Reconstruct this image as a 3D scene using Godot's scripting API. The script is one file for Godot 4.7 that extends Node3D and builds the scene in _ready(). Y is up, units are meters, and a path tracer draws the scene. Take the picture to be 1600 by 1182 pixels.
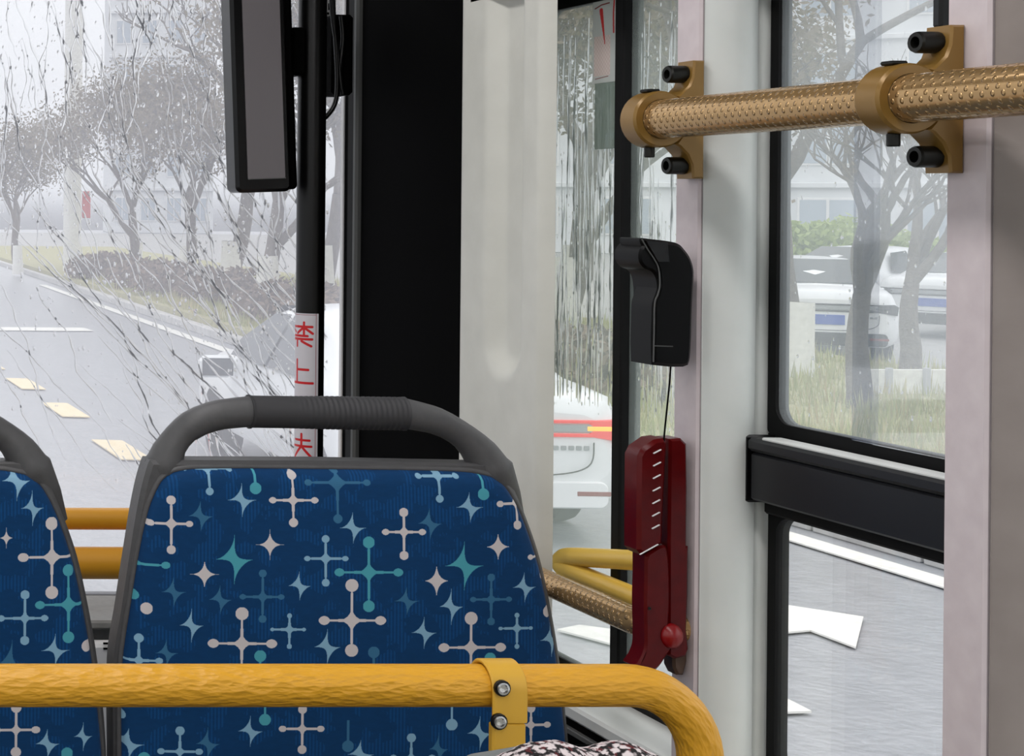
extends Node3D
# A city bus on a wet day, seen from a passenger's seat: windscreen, front seats, side windows and the street outside.
# World: bus travels towards -z, its right-hand side is +x, road surface at y = 0, camera at x = z = 0.

const FOCAL := 2500.0
const EYE := Vector3(0, 2.25, 0)
const YAW := -0.030
const ROLL := 0.009
const GLASS_X := 0.965      # plane of the side glass
const WALL_X := 0.9         # plane of the inner lining of the side wall
const SCREEN_Z := 2.2       # distance of the windscreen
const SEAT_Z := 1.535
const FLOOR_Y := 1.05
const ROOF_Y := 3.05

var look: Basis
var principal: Vector2
var mats := {}
var rng := RandomNumberGenerator.new()


# ---------------------------------------------------------------- pixels of the photograph to points
func ray(px: float, py: float) -> Vector3:
	return look * Vector3((px - principal.x) / FOCAL, -(py - principal.y) / FOCAL, -1.0)

func on_x(px: float, py: float, x: float) -> Vector3:
	var d := ray(px, py)
	return EYE + d * (x / d.x)

func on_z(px: float, py: float, depth: float) -> Vector3:
	var d := ray(px, py)
	return EYE + d * (-depth / d.z)

func on_y(px: float, py: float, y: float) -> Vector3:
	var d := ray(px, py)
	return EYE + d * ((y - EYE.y) / d.y)


# ---------------------------------------------------------------- mesh collecting
class Shape:
	var v := PackedVector3Array()
	var n := PackedVector3Array()
	var uv := PackedVector2Array()
	var idx := PackedInt32Array()

	func tri(a: Vector3, b: Vector3, c: Vector3) -> void:   # counter-clockwise seen from outside
		var q := (b - a).cross(c - a)
		if q.length_squared() < 1e-20:
			return
		q = q.normalized()
		var k := v.size()
		v.append_array([a, b, c])
		n.append_array([q, q, q])
		uv.append_array([Vector2(a.x + a.z, -a.y), Vector2(b.x + b.z, -b.y), Vector2(c.x + c.z, -c.y)])
		idx.append_array([k, k + 2, k + 1])

	func quad(a: Vector3, b: Vector3, c: Vector3, d: Vector3) -> void:
		tri(a, b, c)
		tri(a, c, d)

	func away(pts: Array, from: Vector3) -> void:            # a flat face turned away from a point
		var q: Vector3 = (pts[1] - pts[0]).cross(pts[2] - pts[0])
		if q.dot(pts[0] - from) < 0:
			pts = pts.duplicate()
			pts.reverse()
		for i in range(1, pts.size() - 1):
			tri(pts[0], pts[i], pts[i + 1])

	func box(at: Vector3, size: Vector3, edge := 0.0, turn := Basis.IDENTITY) -> void:
		var h := size / 2.0
		var e: float = minf(edge, minf(h.x, minf(h.y, h.z)) * 0.95)
		var p := func(x: float, y: float, z: float): return at + turn * Vector3(x, y, z)
		for ax in 3:
			for s in [-1.0, 1.0]:
				var f := []
				for st in [[-1.0, -1.0], [1.0, -1.0], [1.0, 1.0], [-1.0, 1.0]]:
					var w := Vector3.ZERO
					w[ax] = s * h[ax]
					w[(ax + 1) % 3] = st[0] * (h[(ax + 1) % 3] - e)
					w[(ax + 2) % 3] = st[1] * (h[(ax + 2) % 3] - e)
					f.append(p.call(w.x, w.y, w.z))
				away(f, at)
		if e <= 0.0:
			return
		for ax in 3:                                        # the twelve chamfers run along ax
			var b1: int = (ax + 1) % 3
			var c1: int = (ax + 2) % 3
			for sb in [-1.0, 1.0]:
				for sc in [-1.0, 1.0]:
					var f := []
					for k in [[-1.0, true], [1.0, true], [1.0, false], [-1.0, false]]:
						var w := Vector3.ZERO
						w[ax] = k[0] * (h[ax] - e)
						w[b1] = sb * (h[b1] if k[1] else h[b1] - e)
						w[c1] = sc * (h[c1] - e if k[1] else h[c1])
						f.append(p.call(w.x, w.y, w.z))
					away(f, at)
		for sx in [-1.0, 1.0]:
			for sy in [-1.0, 1.0]:
				for sz in [-1.0, 1.0]:
					away([p.call(sx * h.x, sy * (h.y - e), sz * (h.z - e)), p.call(sx * (h.x - e), sy * h.y, sz * (h.z - e)), p.call(sx * (h.x - e), sy * (h.y - e), sz * h.z)], at)

	func grid(rows: Array, coords := [], wrap := false, flip := false) -> void:   # smooth surface through rows of points
		var k := v.size()
		var m: int = rows.size()
		var w: int = rows[0].size()
		var nn := PackedVector3Array()
		nn.resize(m * w)
		for i in m:
			for j in w:
				v.append(rows[i][j])
				uv.append(coords[i][j] if coords.size() else Vector2(float(j) / (w - 1), float(i) / (m - 1)))
		for i in m - 1:
			for j in w - 1:
				var a := i * w + j
				var q := [[a, a + 1, a + w + 1], [a, a + w + 1, a + w]]
				for t in q:
					var t0: int = t[0]
					var t1: int = t[1] if not flip else t[2]
					var t2: int = t[2] if not flip else t[1]
					var f := (v[k + t1] - v[k + t0]).cross(v[k + t2] - v[k + t0])
					nn[t0] += f
					nn[t1] += f
					nn[t2] += f
					idx.append_array([k + t0, k + t2, k + t1])
		if wrap:
			for i in m:
				var s := nn[i * w] + nn[i * w + w - 1]
				nn[i * w] = s
				nn[i * w + w - 1] = s
		for q in nn:
			n.append(q.normalized() if q.length_squared() > 1e-24 else Vector3.UP)

	func tube(path: Array, radius, sides := 14, caps := true, squash := 1.0) -> void:
		var rows := []
		var coords := []
		var u := Vector3.ZERO
		var run := 0.0
		for i in path.size():
			var t: Vector3 = (path[mini(i + 1, path.size() - 1)] - path[maxi(i - 1, 0)]).normalized()
			if i == 0:
				u = t.cross(Vector3.UP if absf(t.y) < 0.9 else Vector3.RIGHT).normalized()
			else:
				u = (u - t * u.dot(t)).normalized()
				run += (path[i] - path[i - 1]).length()
			var w := t.cross(u)
			var r: float = radius[i] if radius is Array else radius
			var row := PackedVector3Array()
			var cr := PackedVector2Array()
			for j in sides + 1:
				var a := TAU * j / sides
				row.append(path[i] + u * (r * cos(a)) + w * (r * sin(a) * squash))
				cr.append(Vector2(run, a * r))
			rows.append(row)
			coords.append(cr)
		grid(rows, coords, true)
		if caps:
			for e in [0, path.size() - 1]:
				for j in sides:
					if e == 0:
						tri(path[0], rows[0][j], rows[0][j + 1])
					else:
						tri(path[e], rows[e][j + 1], rows[e][j])

	func lathe(profile: Array, sides: int, where: Transform3D) -> void:    # profile of (radius, height) about local y
		for i in profile.size() - 1:
			var rows := []
			for q in [profile[i], profile[i + 1]]:
				var row := PackedVector3Array()
				for j in sides + 1:
					var a := TAU * j / sides
					row.append(where * Vector3(q[0] * cos(a), q[1], q[0] * sin(a)))
				rows.append(row)
			grid(rows, [], true, true)

	static func inset(poly: PackedVector2Array, by: float) -> PackedVector2Array:
		var out := PackedVector2Array()
		var c := poly.size()
		var area := 0.0
		for i in c:
			area += poly[i].cross(poly[(i + 1) % c])
		var s := 1.0 if area > 0 else -1.0
		for i in c:
			var e0 := (poly[i] - poly[(i + c - 1) % c]).normalized()
			var e1 := (poly[(i + 1) % c] - poly[i]).normalized()
			var n0 := Vector2(-e0.y, e0.x) * s
			var n1 := Vector2(-e1.y, e1.x) * s
			var b := n0 + n1
			var l := b.length()
			if l < 0.2:
				b = n0
				l = 1.0
			b /= l
			out.append(poly[i] + b * by / maxf(b.dot(n0), 0.5))
		return out

	func prism(poly: PackedVector2Array, z0: float, z1: float, edge := 0.0, where := Transform3D.IDENTITY) -> void:
		# outline in local x and y, pushed out along local z from z0 to z1, with chamfered rims
		var area := 0.0
		for i in poly.size():
			area += poly[i].cross(poly[(i + 1) % poly.size()])
		if area < 0:
			poly = poly.duplicate()
			poly.reverse()
		var small := inset(poly, edge) if edge > 0 else poly
		var rings := [[small, z0], [poly, z0 + edge], [poly, z1 - edge], [small, z1]] if edge > 0 else [[poly, z0], [poly, z1]]
		var c := poly.size()
		var en := []
		for i in c:
			var e := (poly[(i + 1) % c] - poly[i]).normalized()
			en.append(Vector2(e.y, -e.x))
		for k in rings.size() - 1:
			for i in c:
				var j := (i + 1) % c
				var a := where * Vector3(rings[k][0][i].x, rings[k][0][i].y, rings[k][1])
				var b := where * Vector3(rings[k][0][j].x, rings[k][0][j].y, rings[k][1])
				var d := where * Vector3(rings[k + 1][0][i].x, rings[k + 1][0][i].y, rings[k + 1][1])
				var e := where * Vector3(rings[k + 1][0][j].x, rings[k + 1][0][j].y, rings[k + 1][1])
				var tilt: float = 0.0 if rings.size() == 2 or k == 1 else (-0.8 if k == 0 else 0.8)
				var na: Vector2 = en[i]
				var nb: Vector2 = en[i]
				if en[(i + c - 1) % c].dot(en[i]) > 0.75:
					na = (en[(i + c - 1) % c] + en[i]).normalized()
				if en[j].dot(en[i]) > 0.75:
					nb = (en[j] + en[i]).normalized()
				var wa := (where.basis * Vector3(na.x, na.y, tilt)).normalized()
				var wb := (where.basis * Vector3(nb.x, nb.y, tilt)).normalized()
				var s := v.size()
				v.append_array([a, b, e, d])
				n.append_array([wa, wb, wb, wa])
				for q in [a, b, e, d]:
					uv.append(Vector2(q.x + q.z, -q.y))
				idx.append_array([s, s + 2, s + 1, s, s + 3, s + 2])
		var cut := Geometry2D.triangulate_polygon(small)
		for t in range(0, cut.size(), 3):
			var q := [small[cut[t]], small[cut[t + 1]], small[cut[t + 2]]]
			if (q[1] - q[0]).cross(q[2] - q[0]) < 0:
				q.reverse()
			tri(where * Vector3(q[0].x, q[0].y, z1), where * Vector3(q[1].x, q[1].y, z1), where * Vector3(q[2].x, q[2].y, z1))
			tri(where * Vector3(q[0].x, q[0].y, z0), where * Vector3(q[2].x, q[2].y, z0), where * Vector3(q[1].x, q[1].y, z0))

	func ring(outer: PackedVector2Array, inner: PackedVector2Array, z0: float, z1: float, where := Transform3D.IDENTITY) -> void:
		# a frame between two outlines of as many points, both counter-clockwise
		var c := outer.size()
		for i in c:
			var j := (i + 1) % c
			var o0 := where * Vector3(outer[i].x, outer[i].y, z0)
			var o1 := where * Vector3(outer[j].x, outer[j].y, z0)
			var i0 := where * Vector3(inner[i].x, inner[i].y, z0)
			var i1 := where * Vector3(inner[j].x, inner[j].y, z0)
			var p0 := where * Vector3(outer[i].x, outer[i].y, z1)
			var p1 := where * Vector3(outer[j].x, outer[j].y, z1)
			var q0 := where * Vector3(inner[i].x, inner[i].y, z1)
			var q1 := where * Vector3(inner[j].x, inner[j].y, z1)
			quad(p0, p1, q1, q0)
			quad(o1, o0, i0, i1)
			quad(o0, o1, p1, p0)
			quad(i1, i0, q0, q1)

	func mesh(origin := Vector3.ZERO) -> ArrayMesh:
		var a := []
		a.resize(Mesh.ARRAY_MAX)
		if origin != Vector3.ZERO:
			for i in v.size():
				v[i] -= origin
		a[Mesh.ARRAY_VERTEX] = v
		a[Mesh.ARRAY_NORMAL] = n
		a[Mesh.ARRAY_TEX_UV] = uv
		a[Mesh.ARRAY_INDEX] = idx
		var m := ArrayMesh.new()
		m.add_surface_from_arrays(Mesh.PRIMITIVE_TRIANGLES, a)
		return m


func round_rect(x0: float, y0: float, x1: float, y1: float, r: float, steps := 6) -> PackedVector2Array:
	var out := PackedVector2Array()
	var cs := [Vector2(x1 - r, y1 - r), Vector2(x0 + r, y1 - r), Vector2(x0 + r, y0 + r), Vector2(x1 - r, y0 + r)]
	for k in 4:
		for i in steps + 1:
			var a := PI / 2 * (k + float(i) / steps)
			out.append(cs[k] + Vector2(cos(a), sin(a)) * r)
	return out

func smooth_path(pts: Array, per := 8) -> Array:   # a Catmull-Rom curve through the points
	var out := []
	for i in pts.size() - 1:
		var a = pts[maxi(i - 1, 0)]
		var b = pts[i]
		var c = pts[i + 1]
		var d = pts[mini(i + 2, pts.size() - 1)]
		for k in per:
			var t := float(k) / per
			out.append(0.5 * ((2.0 * b) + (c - a) * t + (2.0 * a - 5.0 * b + 4.0 * c - d) * t * t + (3.0 * b - a - 3.0 * c + d) * t * t * t))
	out.append(pts[-1])
	return out

func bent(pts: Array, radius: float, steps := 10) -> Array:   # straight runs joined by round bends
	var out := [pts[0]]
	for i in range(1, pts.size() - 1):
		var a: Vector3 = (pts[i - 1] - pts[i]).normalized()
		var b: Vector3 = (pts[i + 1] - pts[i]).normalized()
		var cut: float = minf(radius / tan(a.angle_to(b) / 2.0), 0.48 * minf((pts[i - 1] - pts[i]).length(), (pts[i + 1] - pts[i]).length()))
		var p0: Vector3 = pts[i] + a * cut
		var p1: Vector3 = pts[i] + b * cut
		var r: float = cut * tan(a.angle_to(b) / 2.0)
		var c: Vector3 = pts[i] + (a + b).normalized() * sqrt(r * r + cut * cut)
		for k in steps + 1:
			out.append(c + (p0 - c).slerp(p1 - c, float(k) / steps))
	out.append(pts[-1])
	return out

func straight(a: Vector3, b: Vector3, steps: int) -> Array:
	var out := []
	for i in steps + 1:
		out.append(a.lerp(b, float(i) / steps))
	return out


# ---------------------------------------------------------------- nodes
func origin_of(o: Node) -> Vector3:
	var p := Vector3.ZERO
	while o is Node3D and o != self:
		p += o.position
		o = o.get_parent()
	return p

func part(parent: Node, called: String, s: Shape, m: Material, label := "") -> MeshInstance3D:
	var o := MeshInstance3D.new()
	o.name = called
	o.mesh = s.mesh(origin_of(parent))
	o.material_override = m
	parent.add_child(o, true)
	if label:
		o.set_meta("label", label)
	return o

func numbered(called: String) -> String:
	if not has_node(called):
		return called
	var k := 1
	while has_node("%s_%03d" % [called, k]):
		k += 1
	return "%s_%03d" % [called, k]

func thing(called: String, label: String, category: String, at := Vector3.ZERO, group := "") -> Node3D:
	var o := Node3D.new()
	o.name = numbered(called)
	o.position = at
	add_child(o)
	o.set_meta("label", label)
	o.set_meta("category", category)
	if group:
		o.set_meta("group", group)
	return o

func structure(called: String, label: String, category: String) -> Node3D:
	var o := thing(called, label, category)
	o.set_meta("kind", "structure")
	return o

func stuff(o: Node) -> Node:
	o.set_meta("kind", "stuff")
	return o


# ---------------------------------------------------------------- materials
func plain(c: Color, rough := 0.6, metal := 0.0, spec := 0.5) -> StandardMaterial3D:
	var m := StandardMaterial3D.new()
	m.albedo_color = c
	m.roughness = rough
	m.metallic = metal
	m.metallic_specular = spec
	return m

func noise_picture(size: int, frequency: float, kind: int, seed_value: int, octaves := 4, ramp: Gradient = null) -> NoiseTexture2D:
	var q := FastNoiseLite.new()
	q.noise_type = kind
	q.seed = seed_value
	q.frequency = frequency
	q.fractal_octaves = octaves
	var t := NoiseTexture2D.new()
	t.width = size
	t.height = size
	t.seamless = true
	t.noise = q
	if ramp:
		t.color_ramp = ramp
	return t

func two_tone(a: Color, b: Color) -> Gradient:
	var g := Gradient.new()
	g.set_color(0, a)
	g.set_color(1, b)
	return g

func grained(a: Color, b: Color, rough: float, scale: float, seed_value: int, relief := 0.0, size := 256) -> StandardMaterial3D:
	var m := plain(Color.WHITE, rough)
	m.albedo_texture = noise_picture(size, 0.02, FastNoiseLite.TYPE_SIMPLEX_SMOOTH, seed_value, 5, two_tone(a, b))
	m.uv1_triplanar = true
	m.uv1_world_triplanar = true
	m.uv1_scale = Vector3.ONE * scale
	if relief > 0.0:
		m.heightmap_enabled = true
		m.heightmap_texture = noise_picture(size, 0.06, FastNoiseLite.TYPE_SIMPLEX_SMOOTH, seed_value + 7, 4)
		m.heightmap_scale = relief
	return m

func dimple_picture() -> ImageTexture:     # raised pips in a staggered pattern, one tile
	var im := Image.create(96, 96, false, Image.FORMAT_RGBA8)
	for y in 96:
		for x in 96:
			var h := 0.0
			for c in [Vector2(24, 24), Vector2(72, 72)]:
				for sx in [-96, 0, 96]:
					for sy in [-96, 0, 96]:
						var d: float = Vector2(x, y).distance_to(c + Vector2(sx, sy))
						h = maxf(h, smoothstep(21.0, 9.0, d))
			im.set_pixel(x, y, Color(h, h, h))
	return ImageTexture.create_from_image(im)

func make_materials() -> void:
	mats.lining = grained(Color(0.80, 0.80, 0.765), Color(0.84, 0.84, 0.805), 0.42, 3.0, 11, 0.004)
	mats.cover = grained(Color(0.79, 0.81, 0.795), Color(0.83, 0.845, 0.83), 0.38, 3.0, 12, 0.004)
	mats.shaded_cover = grained(Color(0.52, 0.485, 0.465), Color(0.57, 0.535, 0.515), 0.5, 4.0, 14)  # shade on the second pillar cover, put into its colour
	mats.strip = grained(Color(0.78, 0.735, 0.745), Color(0.825, 0.785, 0.79), 0.5, 7.0, 13, 0.006)
	mats.black = plain(Color(0.012, 0.012, 0.013), 0.8, 0.0, 0.12)
	mats.rubber = plain(Color(0.04, 0.042, 0.045), 0.65, 0.0, 0.3)
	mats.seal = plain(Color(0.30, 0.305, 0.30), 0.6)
	mats.glossblack = plain(Color(0.025, 0.025, 0.027), 0.3, 0.0, 0.4)
	mats.winder = plain(Color(0.014, 0.014, 0.015), 0.38, 0.0, 0.25)
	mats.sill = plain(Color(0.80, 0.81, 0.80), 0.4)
	mats.ledge = plain(Color(0.075, 0.08, 0.095), 0.42)
	mats.silver = plain(Color(0.80, 0.80, 0.80), 0.28, 0.9)
	mats.chrome = plain(Color(0.8, 0.8, 0.8), 0.15, 1.0)
	mats.steel = plain(Color(0.16, 0.16, 0.15), 0.4, 0.8)
	mats.floor = grained(Color(0.30, 0.31, 0.32), Color(0.40, 0.41, 0.42), 0.7, 2.0, 15)
	mats.ceiling = grained(Color(0.84, 0.85, 0.84), Color(0.88, 0.88, 0.87), 0.6, 2.0, 16)
	mats.dash = grained(Color(0.49, 0.49, 0.48), Color(0.55, 0.55, 0.54), 0.6, 8.0, 17, 0.01)
	mats.plastic = grained(Color(0.28, 0.28, 0.285), Color(0.32, 0.32, 0.325), 0.5, 14.0, 18, 0.01)
	mats.grip = plain(Color(0.20, 0.20, 0.21), 0.6)
	mats.red = grained(Color(0.29, 0.010, 0.018), Color(0.34, 0.016, 0.025), 0.3, 9.0, 19)
	mats.red.metallic_specular = 0.32
	mats.white = plain(Color(0.86, 0.86, 0.86), 0.5)
	mats.screen = plain(Color(0.42, 0.405, 0.415), 0.3)
	mats.lamp = plain(Color(0.95, 0.95, 0.95), 0.5)
	mats.lamp.emission_enabled = true
	mats.lamp.emission = Color(1.0, 0.985, 0.985)
	mats.lamp.emission_energy_multiplier = 1.0
	# yellow coated tubes
	mats.rail = plain(Color(0.87, 0.635, 0.15), 0.42)
	mats.rail.heightmap_enabled = true
	mats.rail.heightmap_texture = noise_picture(512, 0.022, FastNoiseLite.TYPE_CELLULAR, 21, 2)
	mats.rail.heightmap_scale = 0.18
	mats.rail.uv1_scale = Vector3(5.0, 15.0, 1)
	mats.bar = plain(Color(0.69, 0.56, 0.38), 0.16, 0.6)
	mats.bar.heightmap_enabled = true
	mats.bar.heightmap_texture = dimple_picture()
	mats.bar.heightmap_scale = 0.09
	mats.bar.uv1_scale = Vector3(1.0 / 0.0085, 1.0 / 0.0109, 1)
	mats.clamp = plain(Color(0.52, 0.395, 0.18), 0.32, 0.2)
	mats.strap = plain(Color(0.84, 0.65, 0.20), 0.4)
	mats.yellow = plain(Color(0.85, 0.60, 0.14), 0.4)
	mats.paleyellow = plain(Color(0.87, 0.72, 0.30), 0.35)
	# glass and water
	mats.glass = plain(Color(0.93, 0.97, 0.95, 0.02), 0.0)
	mats.glass.transparency = BaseMaterial3D.TRANSPARENCY_ALPHA
	mats.wetglass = plain(Color(0.90, 0.92, 0.95, 0.06), 0.2)
	mats.wetglass.transparency = BaseMaterial3D.TRANSPARENCY_ALPHA
	mats.wetglass.backlight_enabled = true
	mats.wetglass.backlight = Color(0.56, 0.56, 0.58)
	mats.sideglass = plain(Color(0.85, 0.93, 0.90, 0.05), 0.15)
	mats.sideglass.transparency = BaseMaterial3D.TRANSPARENCY_ALPHA
	mats.sideglass.backlight_enabled = true
	mats.sideglass.backlight = Color(0.45, 0.47, 0.46)
	mats.mistglass = plain(Color(0.90, 0.93, 0.93, 0.05), 0.1)
	mats.mistglass.transparency = BaseMaterial3D.TRANSPARENCY_ALPHA
	mats.mistglass.backlight_enabled = true
	mats.mistglass.backlight = Color(0.53, 0.55, 0.56)
	mats.smoked = plain(Color(0.42, 0.48, 0.56, 0.18), 0.1)
	mats.smoked.transparency = BaseMaterial3D.TRANSPARENCY_ALPHA
	mats.water = plain(Color(1, 1, 1, 0.0), 0.0)
	mats.water.refraction_enabled = true
	mats.water.refraction_scale = 0.033
	mats.water.transparency = BaseMaterial3D.TRANSPARENCY_ALPHA
	# street
	mats.road = grained(Color(0.56, 0.57, 0.59), Color(0.62, 0.63, 0.65), 0.34, 0.35, 31, 0.6, 512)
	mats.paint = grained(Color(0.84, 0.84, 0.82), Color(0.93, 0.93, 0.91), 0.45, 1.5, 32)
	mats.roadyellow = grained(Color(0.88, 0.80, 0.62), Color(0.93, 0.87, 0.74), 0.5, 1.5, 33)
	mats.kerb = grained(Color(0.66, 0.66, 0.66), Color(0.78, 0.78, 0.77), 0.7, 0.8, 34)
	mats.soil = grained(Color(0.36, 0.31, 0.25), Color(0.46, 0.43, 0.34), 0.9, 0.7, 35, 2.0)
	mats.verge = grained(Color(0.55, 0.55, 0.38), Color(0.68, 0.66, 0.50), 0.9, 0.9, 36, 2.0)
	mats.paving = grained(Color(0.55, 0.55, 0.55), Color(0.64, 0.64, 0.63), 0.6, 0.6, 37)
	mats.bark = grained(Color(0.33, 0.30, 0.27), Color(0.47, 0.44, 0.40), 0.9, 1.5, 38, 1.0)
	mats.lime = grained(Color(0.82, 0.82, 0.80), Color(0.92, 0.92, 0.90), 0.9, 2.0, 39)
	mats.leaf = plain(Color(0.43, 0.38, 0.31), 0.7)
	mats.leaf.backlight_enabled = true
	mats.leaf.backlight = Color(0.35, 0.34, 0.22)
	mats.greenleaf = plain(Color(0.55, 0.61, 0.36), 0.7)
	mats.greenleaf.backlight_enabled = true
	mats.greenleaf.backlight = Color(0.5, 0.56, 0.3)
	mats.brownleaf = plain(Color(0.45, 0.38, 0.31), 0.8)
	mats.blade = plain(Color(0.48, 0.52, 0.28), 0.7)
	mats.carwhite = plain(Color(0.90, 0.91, 0.92), 0.22)
	mats.carwhite.clearcoat_enabled = true
	mats.carwhite.clearcoat = 0.6
	mats.cardark = plain(Color(0.10, 0.105, 0.11), 0.5)
	mats.carglass = plain(Color(0.16, 0.19, 0.21), 0.12)
	mats.tyre = plain(Color(0.04, 0.04, 0.04), 0.8)
	mats.alloy = plain(Color(0.6, 0.6, 0.62), 0.35, 0.8)
	mats.taillight = plain(Color(0.75, 0.05, 0.06), 0.25)
	mats.taillight.emission_enabled = true
	mats.taillight.emission = Color(0.9, 0.06, 0.07)
	mats.taillight.emission_energy_multiplier = 0.45
	mats.amber = plain(Color(0.9, 0.6, 0.1), 0.25)
	mats.amber.emission_enabled = true
	mats.amber.emission = Color(1.0, 0.66, 0.1)
	mats.amber.emission_energy_multiplier = 0.9
	mats.reflector = plain(Color(0.5, 0.06, 0.06), 0.3)
	mats.plate = plain(Color(0.12, 0.30, 0.68), 0.4)
	mats.badge = plain(Color(0.60, 0.62, 0.63), 0.3, 0.2)
	mats.facade = grained(Color(0.80, 0.81, 0.82), Color(0.86, 0.87, 0.88), 0.8, 0.15, 41)
	mats.facade2 = grained(Color(0.62, 0.63, 0.65), Color(0.68, 0.69, 0.71), 0.8, 0.15, 42)
	mats.pane = plain(Color(0.64, 0.68, 0.72), 0.25)
	mats.galvanised = plain(Color(0.70, 0.71, 0.73), 0.5, 0.3)


# ---------------------------------------------------------------- rain on glass
func dome(s: Shape, at: Vector3, u: Vector3, w: Vector3, out: Vector3, ru: float, rw: float, high: float, sides := 8) -> void:
	var rows := []
	for k in [[1.0, 0.0], [0.78, 0.32], [0.42, 0.78], [0.02, 1.0]]:
		var row := PackedVector3Array()
		for j in sides + 1:
			var a := TAU * j / sides
			row.append(at + u * (ru * k[0] * cos(a)) + w * (rw * k[0] * sin(a)) + out * (high * k[1]))
		rows.append(row)
	var under := PackedVector3Array()
	for j in sides + 1:
		under.append(at)
	var flip := u.cross(w).dot(out) < 0
	s.grid(rows, [], true, flip)
	s.grid([under, rows[0]], [], true, flip)

func rivulet(s: Shape, path: Array, u: Vector3, out: Vector3, width: float, high: float) -> void:
	# a low ridge of water along a path on the glass; u lies in the glass, across the path's main run
	var rows := []
	var under := []
	for i in path.size():
		var t: Vector3 = (path[mini(i + 1, path.size() - 1)] - path[maxi(i - 1, 0)]).normalized()
		var side := out.cross(t).normalized()
		if side.dot(u) < 0:
			side = -side
		var e := sin(PI * clampf((i + 0.3) / (path.size() - 0.4), 0.02, 0.98))
		var g: float = pow(e, 0.35) * (0.75 + 0.35 * sin(i * 1.7 + path[0].y * 90.0))
		var row := PackedVector3Array()
		for k in 7:
			var a := PI * k / 6.0
			row.append(path[i] + side * (-cos(a) * width * g) + out * (pow(sin(a), 2.0) * high * g))
		rows.append(row)
		under.append(PackedVector3Array([row[6], row[0]]))
	var t0: Vector3 = path[-1] - path[0]
	var flip := (u.cross(t0)).dot(out) < 0
	s.grid(rows, [], false, flip)
	s.grid(under, [], false, flip)


# ---------------------------------------------------------------- _ready
func _ready() -> void:
	rng.seed = 20240
	look = Basis(Vector3.UP, YAW) * Basis(Vector3.BACK, ROLL)
	principal = Vector2(-500.0 + FOCAL * tan(-YAW), 315.0)
	var cam := Camera3D.new()
	cam.name = "camera"
	cam.projection = Camera3D.PROJECTION_FRUSTUM
	cam.near = 0.05
	cam.far = 400.0
	cam.size = 2.0 * cam.near * 591.0 / FOCAL
	cam.frustum_offset = Vector2((800.0 - principal.x) / FOCAL, -(591.0 - principal.y) / FOCAL) * cam.near
	cam.transform = Transform3D(look, EYE)
	add_child(cam)
	cam.current = true
	# an overcast sky, brighter overhead
	var sky := ProceduralSkyMaterial.new()
	sky.sky_top_color = Color(1.0, 1.0, 1.0)
	sky.sky_horizon_color = Color(0.69, 0.70, 0.715)
	sky.sky_curve = 0.35
	sky.ground_bottom_color = Color(0.45, 0.45, 0.46)
	sky.ground_horizon_color = Color(0.6, 0.61, 0.63)
	sky.sky_energy_multiplier = 1.15
	var env := Environment.new()
	env.background_mode = Environment.BG_SKY
	env.sky = Sky.new()
	env.sky.sky_material = sky
	env.background_energy_multiplier = 1.0
	env.tonemap_mode = Environment.TONE_MAPPER_LINEAR
	env.tonemap_exposure = 1.5
	env.sdfgi_enabled = true
	env.ssao_enabled = true
	env.ssil_enabled = true
	var we := WorldEnvironment.new()
	we.name = "world_environment"
	we.environment = env
	add_child(we)

	make_materials()
	build_shell()
	build_front()
	build_side_wall()
	build_rain()
	build_seats()
	build_rails()
	build_fittings()
	build_street()
	build_cars()
	build_trees()
	build_far()


# ---------------------------------------------------------------- the bus body, mostly out of the frame
func slab(o: Node, called: String, a: Vector3, b: Vector3, m: Material, edge := 0.0, label := "") -> MeshInstance3D:
	var s := Shape.new()
	s.box((a + b) / 2.0, (b - a).abs(), edge)
	return part(o, called, s, m, label)

func window_in_wall(called: String, label: String, x: float, z0: float, z1: float, y0: float, y1: float, glass: Material, gap := 0.009) -> Node3D:
	# a pane in a black gasket with rounded corners, in a wall across x; z0 and z1 are distances ahead of the camera
	var o := structure(called, label, "window")
	var where := Transform3D(Basis(Vector3(0, 0, -1), Vector3.UP, Vector3(1, 0, 0)), Vector3(x, 0, 0))
	var s := Shape.new()
	s.prism(round_rect(z0, y0, z1, y1, 0.016), -0.003, 0.003, 0.0, where)
	part(o, "pane", s, glass)
	s = Shape.new()
	s.ring(round_rect(z0 - gap, y0 - gap, z1 + gap, y1 + gap, 0.004), round_rect(z0 + 0.001, y0 + 0.001, z1 - 0.001, y1 - 0.001, 0.016), -0.006, 0.006, where)
	part(o, "gasket", s, mats.rubber)
	return o

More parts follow.
